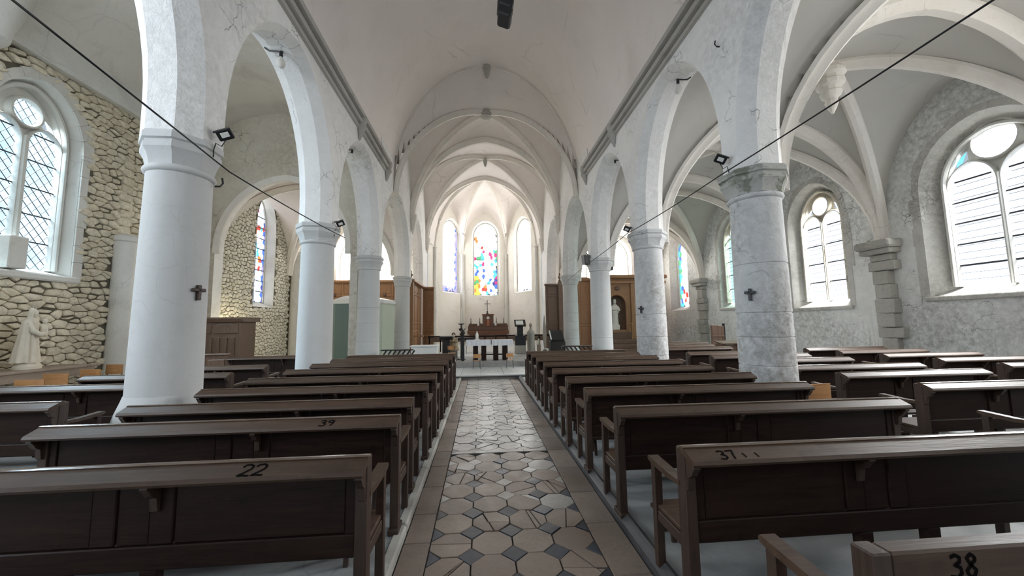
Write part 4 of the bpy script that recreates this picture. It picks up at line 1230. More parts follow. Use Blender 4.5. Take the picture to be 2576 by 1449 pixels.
# ------------------------------------------------------------------ chairs
def chair_parts():
    root = bpy.data.objects.new('school_chair', None); COL.objects.link(root); root.empty_display_size = .1
    b = MB()  # curved ply back
    def f(u, v):
        x = -.20 + .40*u; return (x, -.20 - .035*(1-(2*u-1)**2), .60 + .20*v)
    b.grid(f, 8, 2)
    def g(u, v):
        x = -.20 + .40*u; return (x, -.19 - .035*(1-(2*u-1)**2), .60 + .20*v)
    b.grid(g, 8, 2, True); b.box(-.20, .20, -.203, -.19, .598, .602); b.box(-.20, .20, -.203, -.19, .798, .803)
    b.build('backrest', M['ply'], root, 40)
    MB().box(-.20, .20, -.16, .22, .435, .452, .01).build('seat', M['ply'], root)
    for s in (-1, 1):
        MB().tube([(s*.17,-.185,.79),(s*.17,-.18,.45),(s*.185,-.23,0)], .011).build('leg', M['steel'], root)
        MB().tube([(s*.17,.16,.43),(s*.19,.22,0)], .011).build('leg', M['steel'], root)
        MB().tube([(s*.17,-.18,.425),(s*.17,.17,.425)], .010).build('seat_rail', M['steel'], root)
    return root
CH = [None]
def chair(x, y, z, rz, label, group, sc=1.0):
    if CH[0] is None: CH[0] = chair_parts(); o = CH[0]
    else: o = copy_tree(CH[0])
    o.location = (x, y, z); o.scale = (sc,)*3; o.rotation_euler = (0, 0, rz); o['label'] = label; o['category'] = 'chair'; o['group'] = group
for x_, y_, rz, lb in ((-7.25, 6.72, .05, 'closest orange plywood chair before the statue table'), (-7.72, 7.55, .02, 'second orange plywood chair along the statue table'),
                       (-7.80, 8.25, -.1, 'third orange plywood chair near the end of the statue table'), (-8.25, 9.25, -.15, 'plywood chair by the round wall shaft'), (-7.72, 9.35, .1, 'reddish plywood chair beside the flared pillar edge')):
    chair(x_, y_, ZL, rz, lb, 'plywood chairs by the rubble wall')
chair(3.60, 4.42, ZR, .1, 'single orange plywood chair at the end of a long pew', 'plywood chairs by the rubble wall')
for x_, y_, rz, lb in ((-1.35, 13.9, pi+.2, 'orange chair below the painted angel'), (-.45, 13.05, .1, 'low orange chair before the altar, candle side'), (.68, 13.05, -.1, 'low orange chair before the altar, lectern side')):
    chair(x_, y_, .31 if y_ > 13.6 else .125, rz, lb, 'orange chairs at the altar', .62 if y_ < 13.5 else .68)

# ------------------------------------------------------------------ statue table and statue
t = thing('side_table', 'long pale brown table along the rubble wall carrying the statue', 'table', (-8.72, 7.3, ZL)); t.scale = (1, 1, 1.13)
MB().box(-.40, .40, -1.5, 1.5, .715, .755, .01).build('tabletop', M['table_wood'], t)
MB().box(-.36, .36, -1.42, 1.42, .58, .715, .006).build('apron', M['table_wood'], t)
for sx in (-1, 1):
    for sy in (-1, 1): MB().box(sx*.34-.035, sx*.34+.035, sy*1.38-.035, sy*1.38+.035, 0, .58, .006).build('leg', M['table_wood'], t)
def robe(mb, prof, n=36, folds=9, amp=.12, cx=0, cy=0, sx=1.0, sy=.8, ph=0.0):
    rings = []
    for r, z, k in prof:
        ring = []
        for i in range(n):
            a = 2*pi*i/n
            rr = r*(1 + amp*k*(.6*sin(folds*a+ph+z*2.2) + .4*sin((folds*2+1)*a+ph*2-z*3)))
            ring.append((cx + rr*cos(a)*sx, cy + rr*sin(a)*sy, z))
        rings.append(ring)
    mb.loft(rings); return mb
def head(parent, c, r, mat, facing=-pi/2, hair=None, name='head'):
    b = MB(); n, m = 18, 14; rings = []
    for k in range(m+1):
        a = -pi/2 + pi*k/m; q = max(cos(a), .03); ring = []
        for i in range(n):
            th = 2*pi*i/n; rr = q; f_ = cos(th); zz = sin(a)
            bump_ = 0
            if f_ > .9 and -.35 < zz < .25: bump_ = .16*(f_-.9)/.1*(1-abs(zz+.05)/.4)    # nose
            if .55 < f_ < .93 and .05 < zz < .35: bump_ = -.07                              # eye sockets
            if f_ > .8 and -.62 < zz < -.45: bump_ = .05                                    # lips
            jaw = 1 - .18*max(-zz-.2, 0)
            d = facing
            ring.append((c[0] + r*.80*(rr*jaw+bump_)*cos(th+d), c[1] + r*.80*(rr*jaw+bump_)*sin(th+d), c[2] + r*1.08*zz))
        rings.append(ring)
    b.loft(rings); h = b.build(name, mat, parent, 60)
    if hair: MB().ball((c[0]-cos(facing)*r*.14, c[1]-sin(facing)*r*.14, c[2]+r*.22), r*.93, r*.93, r*.98, 14, 9).build('hair', hair, h, 60)
    return h
def arm(parent, pts, radii, mat, name='arm'):
    b = MB(); n = 10; pts = [Vector(p) for p in pts]; rings = []
    for i, p in enumerate(pts):
        t_ = pts[min(i+1, len(pts)-1)] - pts[max(i-1, 0)]; t_.normalize()
        rf = Vector((0,0,1)) if abs(t_.z) < .9 else Vector((0,1,0))
        sd = t_.cross(rf).normalized(); u_ = sd.cross(t_)
        rings.append([tuple(p + sd*radii[i]*cos(2*pi*k/n) + u_*radii[i]*sin(2*pi*k/n)) for k in range(n)])
    b.loft(rings); return b.build(name, mat, parent, 60)
def hand(parent, c, d, s, mat):
    d = Vector(d).normalized(); sd = d.cross(Vector((0,0,1))).normalized(); b = MB(); c = Vector(c)
    b.ball(tuple(c), s*.42, s*.42, s*.22, 10, 6)
    for k in range(4):
        o = c + sd*s*(-.27+.18*k) + d*s*.25; l = s*(.5,.58,.55,.42)[k]
        b.tube([tuple(o), tuple(o + d*l*.55 + Vector((0,0,-.04*s))), tuple(o + d*l + Vector((0,0,-.16*s)))], s*.075, 5)
    o = c - sd*s*.3; b.tube([tuple(o), tuple(o - sd*s*.18 + d*s*.2), tuple(o - sd*s*.12 + d*s*.42)], s*.08, 5)
    return b.build('hand', mat, parent, 60)
st = thing('madonna_statue', 'cream plaster statue of a veiled woman holding a child, on the side table', 'statue', (-8.72, 7.85, ZL+.755*1.13), radians(118)); st.scale = (.76, .76, .95)
MB().lathe([(.27,0),(.27,.05),(.25,.07),(.22,.13)], 16, sx=1, sy=.85).build('plinth', M['statue'], st, 40)
b = MB(); robe(b, [(.25,.12,1),(.235,.18,1),(.20,.34,1),(.178,.52,.9),(.165,.66,.7),(.155,.78,.5),(.15,.88,.4),(.135,.95,.3),(.07,1.0,.1)], 40, 8, .13)
b.build('robe', M['statue'], st, 70)
b = MB(); rings = []   # mantle and veil: open at the front, falls to the back hem
for r, z, dy in ((.30,.13,.03),(.275,.25,.03),(.235,.45,.025),(.205,.65,.02),(.19,.80,.015),(.165,.92,.01),(.105,.985,.0),(.098,1.03,-.005),(.098,1.09,-.01),(.085,1.15,-.01),(.05,1.19,-.005),(.01,1.20,0)):
    ring = []
    for i in range(25):
        a = radians(-30 + 240*i/24); fold = 1 + .06*sin(11*a + z*3)*min(1, (1.0-min(z,.99))*4)
        ring.append((r*fold*cos(a), r*fold*sin(a)*.85 + dy, z))
    for i in range(24, -1, -1):
        a = radians(-30 + 240*i/24); rr = r*.90
        ring.append((rr*cos(a), rr*sin(a)*.85 + dy, z))
    rings.append(ring)
b.loft(rings); b.build('veil', M['statue'], st, 60)
head(st, (0,-.022,1.085), .088, M['statue'], -pi/2)
MB().lathe([(.045,.97),(.042,1.03)], 10, 0, -.01).build('neck', M['statue'], st, 60)
arm(st, [(.13,-.02,.90),(.17,-.10,.78),(.10,-.20,.74),(.03,-.22,.76)], [.055,.058,.048,.03], M['statue'])
arm(st, [(-.13,-.02,.90),(-.18,-.09,.74),(-.11,-.21,.66),(-.03,-.24,.68)], [.055,.058,.048,.03], M['statue'])
hand(st, (.02,-.225,.765), (-1,-.2,.1), .07, M['statue']); hand(st, (-.02,-.245,.685), (1,-.2,.1), .07, M['statue'])
b = MB(); robe(b, [(.055,.62,1),(.075,.66,1),(.07,.74,.8),(.06,.82,.5),(.03,.87,.1)], 20, 6, .1, .05, -.20, 1, .9); b.build('child', M['statue'], st, 70)
head(st, (.05,-.205,.925), .052, M['statue'], -pi/2, name='child_head')
arm(st, [(.09,-.21,.83),(.13,-.25,.80),(.15,-.28,.84)], [.022,.020,.014], M['statue'], 'child_arm')

# ------------------------------------------------------------------ altar group
t = thing('altar_table', 'dark wooden altar table with four broad legs on the chancel step', 'table', (0, 14.2, .31))
MB().box(-.78, .80, -.32, .32, .66, .725, .01).build('tabletop', M['altar_wood'], t)
for a in (-.50, -.20, .24, .58): MB().box(a-.09, a+.09, -.24, .24, .0, .66, .008).build('leg', M['pew'], t)
MB().box(-.50, .58, -.03, .03, .17, .22).build('stretcher', M['black_wood'], t)
for a0, a1, lb, cr in ((-.84, .055, 'white altar cloth with long side drop on the candle side', True), (.085, .87, 'white altar cloth on the lectern side half', False)):
    b = MB()
    def f(u, v, a0=a0, a1=a1):
        x = a0 + (a1-a0)*u
        if v < .35: y_, z = -.345 - .008*sin(x*40), .735 - (.35-v)/.35*.20 + .004*sin(x*23)
        elif v < .65: y_, z = -.345 + (v-.35)/.30*.69, .738
        else: y_, z = .345, .735 - (v-.65)/.35*.2
        return (x, y_+14.2, z+.31)
    b.grid(f, 24, 20)
    if cr:
        b.grid(lambda u, v: (-.845-.006*sin(v*30), 14.2-.345+.69*v, 1.045-.50*u), 8, 12)
    o = b.build('altar_cloth', M['cloth'], None, 40)
    tag(o, lb, 'cloth')
t = thing('candle_stand', 'tall black iron candle stand with paschal candle tray', 'candle stand', (-1.05, 14.6, .31))
MB().lathe([(.17,0),(.17,.02),(.03,.05),(.025,.9),(.06,.93),(.06,.98),(.025,1.0),(.03,1.1),(.075,1.14),(.03,1.19),(.028,1.3),(.12,1.33),(.13,1.35)], 14).build('stem', M['black'], t, 35)
for a in (0, 2.1, 4.2): MB().tube([(0,0,1.12),(.10*cos(a),.10*sin(a),1.09),(.15*cos(a),.15*sin(a),1.16)], .016).build('branch', M['black'], t)
MB().box(-.14, .62, -.03, .03, .72, .80, .008).build('cross_bar', M['black'], t)
o = MB().lathe([(.032,0),(.032,.55),(.026,.575),(.005,.58)], 14, 0, 0).build('paschal_candle', M['wax'], None, 40); o.location = (-1.05, 14.6, 1.662)
tag(o, 'tall cream candle on the black iron stand', 'candle')
t = thing('ambo', 'black T shaped reading stand left of the painted angel', 'lectern', (-1.65, 15.0, .31))
MB().box(-.14, .14, -.10, .10, 0, .74, .01).build('post', M['black_wood'], t)
MB().prism([(-.20,.74),(.20,.74),(.24,.82),(.22,.87),(-.22,.87),(-.24,.82)], -.24, .26, lambda a, z, q: (q, a, z)).build('desk', M['black_wood'], t)
MB().lathe([(.18,0),(.18,.03),(.05,.05)], 12).build('foot', M['black_wood'], t)
# painted angel
t = thing('angel_statue', 'small painted kneeling angel statue with brown hair beside the black stand', 'statue', (-1.40, 15.5, .31))
MB().box(-.16, .16, -.14, .14, 0, .28, .01).build('plinth', M['statue_stone'], t)
b = MB(); robe(b, [(.22,.28,1),(.20,.36,1),(.15,.52,.8),(.12,.66,.5),(.11,.74,.3),(.05,.79,.1)], 28, 7, .12); b.build('robe', M['robe'], t, 70)
head(t, (0,-.02,.90), .085, M['statue'], -pi/2, M['hair'])
for s in (-1, 1): arm(t, [(s*.10,-.02,.72),(s*.14,-.09,.62),(s*.03,-.16,.66)], [.038,.036,.022], M['robe'])
hand(t, (0,-.17,.68), (0,-.3,1), .05, M['statue'])
for s in (-1, 1):
    MB().prism([(0,.45),(.07,.50),(.15,.70),(.16,.82),(.10,.76),(.02,.66)], .10, .125, lambda a, z, q: (s*(a+.02), q, z)).build('wing', M['statue'], t)
t = thing('processional_post', 'dark wooden post with carved knob beside the altar cloth', 'post', (-.96, 14.0, .31))
MB().box(-.055, .055, -.055, .055, 0, .92, .01).build('post', M['black_wood'], t); MB().lathe([(.03,.92),(.07,.96),(.085,1.03),(.06,1.09),(.02,1.13)], 12).build('knob', M['black_wood'], t, 50)
o = MB().lathe([(.09,0),(.09,.02),(.04,.05),(.055,.09),(.06,.16),(.045,.22),(.02,.26),(.03,.27),(.028,.30),(.005,.31)], 14).build('white_vase', M['statue_white'], None, 50); o.location = (-.45, 14.35, 1.05)
tag(o, 'small white figure standing on the altar cloth', 'figurine')
# lectern with page
t = thing('book_lectern', 'black lectern on a black box holding a white open page', 'lectern', (1.45, 17.0, .31))
MB().box(-.24, .24, -.2, .2, 0, .36, .01).build('stone_base', M['statue_stone'], t)
MB().box(-.23, .23, -.19, .19, .36, .80, .01).build('box', M['black'], t)
MB().box(-.13, .13, -.08, .08, .80, 1.19, .01).build('stem', M['black'], t)
MB().prism([(-.2,1.19),(-.22,1.23),(.14,1.50),(.16,1.46)], -.25, .25, lambda a, z, q: (q, a, z)).build('desk', M['black'], t)
MB().prism([(-.17,1.275),(-.175,1.285),(.06,1.463),(.065,1.45)], -.19, .14, lambda a, z, q: (q, a, z)).build('page', M['paper'], t)
# bust on pedestal
t = thing('pedestal_bust', 'grey stone pedestal with a small sculpted head on top, right of the lectern', 'sculpture', (2.0, 17.5, .31))
MB().lathe([(.22,0),(.20,.05),(.18,.1),(.17,.80),(.19,.86),(.19,.90),(.14,.98),(.07,1.04)], 14).build('pedestal', M['statue_stone'], t, 40)
MB().lathe([(.07,1.03),(.05,1.10),(.045,1.14)], 10).build('neck', M['statue_stone'], t, 50)
head(t, (0,0,1.24), .095, M['statue_stone'], -pi/2)
t = thing('small_stand', 'little tan pedestal holding a white candle beside the bust', 'stand', (2.35, 17.4, .31))
MB().box(-.08, .08, -.08, .08, 0, .36, .01).build('pedestal', M['table_wood'], t); MB().lathe([(.03,.36),(.03,.62)], 10).build('candle', M['wax'], t, 40)
t = thing('altar_rail', 'low dark communion rail crossing the chancel behind the altar', 'railing', (0, 19.0, .305))
MB().box(-2.9, 3.2, -.05, .05, .70, .78, .01).build('top_rail', M['pew'], t)
MB().box(-2.9, 3.2, -.03, .03, .48, .69, .006).build('upper_panel', M['panel_dark'], t)
for k in range(12): MB().box(-2.86+k*.545, -2.80+k*.545, -.03, .03, 0, .70, .006).build('baluster', M['pew'], t)
t = thing('furled_banner', 'narrow dark furled banner on a stand by the chancel side wall', 'banner', (2.83, 18.6, .305))
MB().lathe([(.10,0),(.10,.03),(.02,.05)], 12).build('stand', M['black'], t, 40)
MB().lathe([(.02,.05),(.06,.3),(.10,.75),(.085,1.1),(.05,1.4),(.012,1.72)], 12).build('cloth', M['statue_stone'], t, 50)
# high altar
t = thing('high_altar', 'reddish brown high altar with stepped retable against the apse wall', 'altar', (.18, 25.9, .305))
MB().box(-1.25, 1.25, -.55, .55, 0, .70, .02).build('base', M['altar_wood'], t)
MB().prism([(-.62,.66),(-.68,.84),(-.68,.90),(.6,.90),(.6,.66)], -1.38, 1.38, lambda a, z, q: (q, a, z)).build('mensa', M['altar_wood'], t)
MB().box(-1.34, 1.34, -.40, .5, .90, 1.18, .02).build('gradine', M['panel_dark'], t)
MB().box(-1.36, 1.36, -.42, .5, 1.18, 1.23, .01).build('gradine_moulding', M['altar_wood'], t)
MB().box(-1.30, 1.30, -.20, .5, 1.23, 1.38, .02).build('upper_gradine', M['panel_dark'], t)
tb = MB().box(-.37, .37, -.30, .4, 1.22, 1.95, .015).build('tabernacle', M['panel_dark'], t)
MB().box(-.41, .41, -.33, .42, 1.95, 2.02, .015).build('cornice', M['altar_wood'], tb)
MB().box(-.10, .10, -.325, -.30, 1.22, 1.62, .006).build('door', M['panel'], tb)
MB().lathe([(.10,-.02),(.10,.02)], 16).build('medallion', M['statue_white'], tb).matrix_local = Matrix.Translation((0,-.32,1.76)) @ Matrix.Rotation(pi/2, 4, 'X')
for s in (-1, 1): MB().box(s*.13-.03, s*.13+.03, -.33, -.30, 1.22, 1.66).build('red_curtain', M['red'], tb)
t = thing('altar_cross', 'slender dark cross standing on top of the tabernacle', 'cross', (.14, 25.9, 2.33))
MB().lathe([(.10,0),(.10,.03),(.04,.10),(.05,.18),(.02,.22)], 12).build('foot', M['black'], t, 40)
MB().box(-.02, .02, -.02, .02, .2, .95).build('upright', M['black'], t); MB().box(-.22, .22, -.02, .02, .68, .72).build('arm', M['black'], t)
for k, (a, lb) in enumerate(((-1.02, 'dark candlestick at the outer end of the high altar, candle-stand side'), (-.42, 'dark candlestick next to the tabernacle, candle-stand side'), (.72, 'dark candlestick next to the tabernacle, lectern side'), (1.22, 'dark candlestick at the outer end of the high altar, lectern side'))):
    o = MB().lathe([(.07,0),(.06,.03),(.02,.06),(.03,.12),(.018,.16),(.02,.28),(.035,.30),(.012,.31),(.012,.40)], 10).build('candlestick', M['black'], None, 40)
    o.location = (a+.18-.14, 25.95, 1.69); tag(o, lb, 'candlestick', 'candlesticks on the high altar')
for a, m_, lb in ((-.57, 'statue_white', 'small white figure beside the tabernacle door, candle-stand side'), (.58, 'cloth', 'white candle jar beside the tabernacle, lectern side')):
    o = MB().lathe([(.06,0),(.07,.05),(.055,.2),(.03,.24),(.045,.29),(.03,.34),(.005,.35)], 12).build('figurine', M[m_], None, 50); o.location = (a+.1, 25.59, 1.54)
    tag(o, lb, 'figurine')
# grey white box at the chancel edge
t = thing('white_chest', 'low white chest below the chancel panelling', 'chest', (-2.26, 13.6, .31))
MB().box(-.44, .44, -.25, .25, 0, .56, .01).build('body', M['white_paint'], t); MB().box(-.47, .47, -.28, .28, .56, .61, .012).build('lid', M['white_paint'], t)
t = thing('console', 'black electronic console with a slanted white edge near the chancel panelling', 'console', (2.95, 16.2, .31))
MB().box(-.32, .32, -.25, .25, 0, .55, .01).build('body', M['black_wood'], t)
MB().prism([(-.25,.55),(-.28,.62),(.2,1.0),(.25,1.0),(.25,.55)], -.28, .28, lambda a, z, q: (q, a, z)).build('desk', M['black'], t)
MB().prism([(-.27,.63),(-.275,.645),(.19,1.01),(.2,.995)], -.31, -.26, lambda a, z, q: (q, a, z)).build('white_edge', M['white_paint'], t)

# prie-dieu rows: curved dark slats under a top rail
def curvy(x0, x1, y_, label, n, group, z0=.31, flip=1):
    t = thing('prayer_rail', label, 'railing', ((x0+x1)/2, y_, z0), 0, group)
    w_ = (x1-x0)/2
    MB().box(-w_, w_, -.10, .10, .70, .735, .01).build('top_rail', M['black_wood'], t)
    MB().box(-w_, w_, -.04, .04, .04, .10, .01).build('bottom_rail', M['black_wood'], t)
    for k in range(n):
        a = -w_ + .06 + (2*w_-.12)*k/(n-1)
        pts = [(a+.10*flip, 0, .70), (a+.02*flip, 0, .58), (a-.05*flip, 0, .44), (a-.02*flip, 0, .30), (a+.06*flip, 0, .20), (a+.03*flip, 0, .10)]
        MB().sweep(pts, [(-.022,-.03),(-.022,.03),(.022,.03),(.022,-.03)], (0,1,0)).build('curved_slat', M['black_wood'], t, 40)
curvy(-3.45, -2.45, 12.4, 'dark rail of curved slats by the slim jointed pillar', 7, 'curved slat rails', .125)
curvy(2.45, 3.45, 12.7, 'dark rail of curved slats by the niche-side pillar', 7, 'curved slat rails', .125, -1)

# ------------------------------------------------------------------ panelling and choir stalls
def panel_wall(root, x0, x1, y_, z0, z1, nx, rows, mat, yb=.06, along='x', sgn=1):
    """frame and raised panels; along x at depth y_, or along y at x=y_"""
    def put(name, a0, a1, t0, t1, c0, c1, parent=root, m=mat, ch=.008):
        if along == 'x': return MB().box(a0, a1, y_+t0, y_+t1, c0, c1, ch).build(name, m, parent)
        return MB().box(y_+sgn*t0, y_+sgn*t1, a0, a1, c0, c1, ch).build(name, m, parent)
    put('back_board', x0, x1, 0, yb, z0, z1)
    W_ = (x1-x0)/nx
    for i in range(nx+1): put('stile', x0+i*W_-.045, x0+i*W_+.045, -.03, 0, z0, z1)
    zz = [z0] + [z0+(z1-z0)*r for r in rows] + [z1]
    for z in zz: put('rail', x0, x1, -.028, 0, z-.05, z+.05)
    for i in range(nx):
        for j in range(len(zz)-1):
            put('panel', x0+i*W_+.09, x0+(i+1)*W_-.09, -.018, 0, zz[j]+.10, zz[j+1]-.10)
t = thing('wood_panelling', 'warm brown panelling under the two lancets behind the green booth', 'panelling', (0, 0, .05))
panel_wall(t, -9.1, -4.45, 22.25, 0, 4.05, 5, (.35, .62, .82), M['panel'])
MB().box(-9.15, -4.4, 22.12, 22.34, 4.05, 4.20, .02).build('cornice', M['panel'], t)
for i in range(5): MB().ball((-8.6+i*.93, 22.17, 3.35), .09, .04, .10, 10, 6).build('carved_knob', M['panel_dark'], t, 60)
t = thing('choir_stall', 'warm brown chancel stall with shelf and finial, booth side', 'panelling', (0, 0, .305))
panel_wall(t, 18.75, 21.9, -3.72, .0, 3.45, 3, (.3, .42, .85), M['panel'], .06, 'y', -1)
MB().box(-3.86, -3.56, 18.6, 18.78, 0, 3.5, .01).build('end_post', M['panel'], t)
MB().box(-3.95, -3.1, 18.75, 18.95, .75, .82, .01).build('shelf', M['panel'], t)
panel_wall(t, -3.55, -3.02, 21.9, 0, 3.4, 1, (.3, .42, .85), M['panel'])
MB().box(-3.65, -2.95, 21.75, 21.95, 3.4, 3.5, .01).build('cornice', M['panel'], t)
MB().box(-3.9, -3.5, 18.5, 22.0, 3.45, 3.56, .015).build('top_moulding', M['panel'], t)
MB().box(-3.55, -3.02, 21.2, 21.9, .72, .78, .01).build('bench', M['panel'], t)
MB().lathe([(.06,3.56),(.08,3.62),(.04,3.68),(.09,3.76),(.09,3.80),(.03,3.88),(.05,3.94),(.01,4.02)], 10, -3.7, 18.7).build('finial', M['panel_dark'], t, 50)
t = thing('choir_stall', 'warm brown chancel stall with turned finial, altarpiece side', 'panelling', (0, 0, .305))
panel_wall(t, 3.30, 3.98, 20.6, 0.55, 3.4, 1, (.18, .28, .80), M['panel_dark'])
MB().box(3.2, 4.05, 20.45, 20.7, 3.4, 3.5, .01).build('cornice', M['panel_dark'], t)
MB().box(3.95, 4.2, 20.4, 20.65, 0, 3.62, .01).build('end_post', M['panel_dark'], t)
MB().box(3.2, 3.98, 20.2, 20.66, 0, .55, .01).build('bench', M['panel_dark'], t)
MB().lathe([(.06,3.62),(.09,3.68),(.04,3.76),(.10,3.84),(.09,3.9),(.03,3.98),(.06,4.04),(.01,4.12)], 10, 4.07, 20.52).build('finial', M['panel_dark'], t, 50)
t = thing('wood_panelling', 'plain warm brown arched panels beside the statue altarpiece', 'panelling', (0, 0, .05))
panel_wall(t, 4.62, 5.98, 21.2, 0, 4.0, 2, (.36, .62), M['panel'])
MB().prism([(4.55,4.0),(6.02,4.0),(5.95,4.12),(5.7,4.2),(5.0,4.2),(4.65,4.12)], 21.1, 21.3, lambda a, z, q: (a, q, z)).build('crest', M['panel'], t)
# altarpiece with niche
t = thing('altarpiece', 'tall brown wooden altarpiece with a round headed niche and moulded cornice', 'altarpiece', (0, 0, .075))
nc, nh = 7.25, .58
F = arch_curve(nc, nh, 1.15, 2.55, 3.15, 1.0, 24)
b = MB()
for yy in (20.5,):
    b.add([(6.2,yy,0),(nc-nh,yy,0),(nc-nh,yy,4.0),(6.2,yy,4.0)], [(0,1,2,3)]); b.add([(nc+nh,yy,0),(10.0,yy,0),(10.0,yy,4.0),(nc+nh,yy,4.0)], [(0,1,2,3)])
    b.add([(nc-nh,yy,0),(nc+nh,yy,0),(nc+nh,yy,1.15),(nc-nh,yy,1.15)], [(0,1,2,3)])
    for i in range(len(F)-1): b.add([(F[i][0],yy,F[i][1]),(F[i+1][0],yy,F[i+1][1]),(F[i+1][0],yy,4.0),(F[i][0],yy,4.0)], [(0,1,2,3)])
b.add([(6.2,20.5,0),(6.2,21.2,0),(6.2,21.2,4.0),(6.2,20.5,4.0)], [(0,1,2,3)]); b.add([(10.,20.5,0),(10.,21.2,0),(10.,21.2,4.0),(10.,20.5,4.0)], [(0,1,2,3)])
b.build('front', M['panel'], t)
b = MB()   # niche shell: half cylinder
nn = 14
rings = []
for a, z in F: rings.append((a, z))
for i in range(len(F)-1):
    for j in range(nn):
        def pt(i, j):
            a, z = F[i]; hw = abs(a-nc); sg_ = 1 if a > nc else -1
            return (nc + (a-nc)*cos(pi/2*j/nn), 20.5 + .5*sin(pi/2*j/nn), z if True else z)
        b.add([pt(i,j), pt(i+1,j), pt(i+1,j+1), pt(i,j+1)], [(0,1,2,3)])
b.add([(nc-nh,20.5,1.15),(nc+nh,20.5,1.15),(nc+nh,21.0,1.15),(nc-nh,21.0,1.15)], [(0,1,2,3)])
b.add([(nc-nh,21.0,1.1),(nc+nh,21.0,1.1),(nc+nh,21.0,3.2),(nc-nh,21.0,3.2)], [(0,1,2,3)])
b.build('niche', M['panel_dark'], t, 50)
MB().sweep([(a, 20.47, z) for a, z in F], [(-.09,.03),(-.09,-.02),(-.04,-.05),(.02,-.02),(.02,.03)], (0,1,0)).build('niche_moulding', M['panel'], t, 40)
for a0, a1 in ((6.2, 6.5), (8.05, 8.35), (9.7, 10.0)):
    MB().box(a0, a1, 20.40, 20.5, 0, 3.72, .01).build('pilaster', M['panel'], t)
MB().box(6.1, 10.1, 20.36, 21.2, 3.72, 3.86, .02).build('lower_cornice', M['panel'], t)
MB().box(6.05, 10.15, 20.28, 21.2, 4.0, 4.20, .04).build('cornice', M['panel'], t)
MB().ball((7.3, 20.46, 3.45), .16, .06, .10, 12, 8).build('carved_ornament', M['panel_dark'], t, 60)
MB().box(6.5, 8.05, 20.44, 20.5, .62, 1.02, .012).build('panel', M['panel_dark'], t)
panel_wall(t, 8.4, 9.7, 20.49, .5, 3.6, 1, (.5,), M['panel'])
t = thing('altar_steps', 'brown wooden steps below the niche altarpiece', 'steps', (7.4, 19.78, .05))
for k in range(3): MB().box(-1.2, 1.3, -.75+k*.28, .55, k*.22, (k+1)*.22, .015).build('step', M['panel_dark'], t)
# bishop statue in the niche
t = thing('bishop_statue', 'white plaster robed statue with cape standing in the wooden niche', 'statue', (7.2, 20.72, 1.225))
MB().box(-.20, .20, -.18, .18, 0, .28, .015).build('plinth', M['statue_white'], t)
b = MB(); robe(b, [(.20,.28,1),(.19,.40,1),(.17,.70,.8),(.19,1.0,.6),(.20,1.2,.4),(.17,1.34,.3),(.07,1.42,.1)], 28, 7, .10); b.build('robe', M['statue_white'], t, 70)
b = MB(); robe(b, [(.235,.95,1),(.235,1.1,.8),(.21,1.28,.5),(.12,1.40,.2),(.06,1.44,.1)], 28, 5, .07); b.build('cape', M['statue_white'], t, 70)
head(t, (0,-.02,1.55), .115, M['statue_white'], -pi/2)
MB().lathe([(.09,1.62),(.10,1.66),(.08,1.70),(.02,1.72)], 12).build('cap', M['statue_white'], t, 50)
for s in (-1, 1): arm(t, [(s*.18,-.03,1.28),(s*.23,-.12,1.08),(s*.06,-.22,1.10)], [.06,.058,.035], M['statue_white'])
hand(t, (0,-.23,1.11), (0,-.4,1), .08, M['statue_white'])
o = MB().lathe([(.05,0),(.05,.05),(.02,.08),(.02,.75),(.05,.80),(.03,.84)], 10).build('candle_holder', M['brass'], None, 40); o.location = (7.95, 20.2, .735)
tag(o, 'slim pale torch candle holder in front of the altarpiece', 'candle holder')

# ------------------------------------------------------------------ green booth and confessional
t = thing('green_booth', 'grey green polygonal booth with white top behind the slim pillars', 'booth', (-5.0, 15.6, .05))
pts = [(-1.18,-.25),(-.75,-.9),(.15,-1.0),(.95,-.75),(1.22,0),(1.0,.75),(-.9,.8)]
b = MB()
n = len(pts)
for i in range(n):
    a, c_ = pts[i], pts[(i+1) % n]
    m_ = M['booth_lit'] if i in (2, 3, 4) else M['booth_shaded']  # light and shade on the faces are put into the paint
    MB().prism([a, c_, (c_[0]*.94, c_[1]*.94), (a[0]*.94, a[1]*.94)], 0, 2.42, lambda p, q, z: (p, q, z)).build('side_panel', m_, t)
MB().loft([[(p[0]*1.04, p[1]*1.04, 2.42) for p in pts], [(p[0]*1.05, p[1]*1.05, 2.46) for p in pts], [(p[0]*1.0, p[1]*1.0, 2.58) for p in pts], [(p[0]*.45-.2, p[1]*.45, 2.76) for p in pts]]).build('white_top', M['white_paint'], t)
MB().box(-1.19, -1.13, -.60, -.34, 1.15, 1.5, .01).build('white_box', M['white_paint'], t)
t = thing('confessional', 'brown fluted wooden cabinet beside the lit rubble wall', 'cabinet', (-7.05, 10.85, .05))
MB().box(-.9, .46, -.35, .35, 0, 1.72, .01).build('body', M['panel_dark'], t)
MB().prism([(-.40,1.72),(-.43,1.80),(-.43,1.84),(.4,1.84),(.4,1.72)], -.95, .54, lambda a, z, q: (q, a, z)).build('cornice', M['panel_dark'], t)
for k in range(7): MB().box(-.86+k*.185, -.76+k*.185, -.375, -.35, .55, 1.32, .008).build('fluted_slat', M['panel_dark'], t)
MB().box(-.86, -.25, -.37, -.35, 1.42, 1.66, .008).build('panel', M['panel_dark'], t); MB().box(-.18, .42, -.37, -.35, 1.42, 1.66, .008).build('panel', M['panel_dark'], t)
MB().box(-.9, .46, -.38, -.35, .40, .52, .008).build('rail', M['panel_dark'], t)
t = thing('screen_bench', 'low brown panelled bench front before the fluted cabinet', 'bench', (-7.1, 9.9, .05))
MB().box(-.8, .62, -.03, .05, 0, .90, .01).build('front', M['panel_dark'], t)
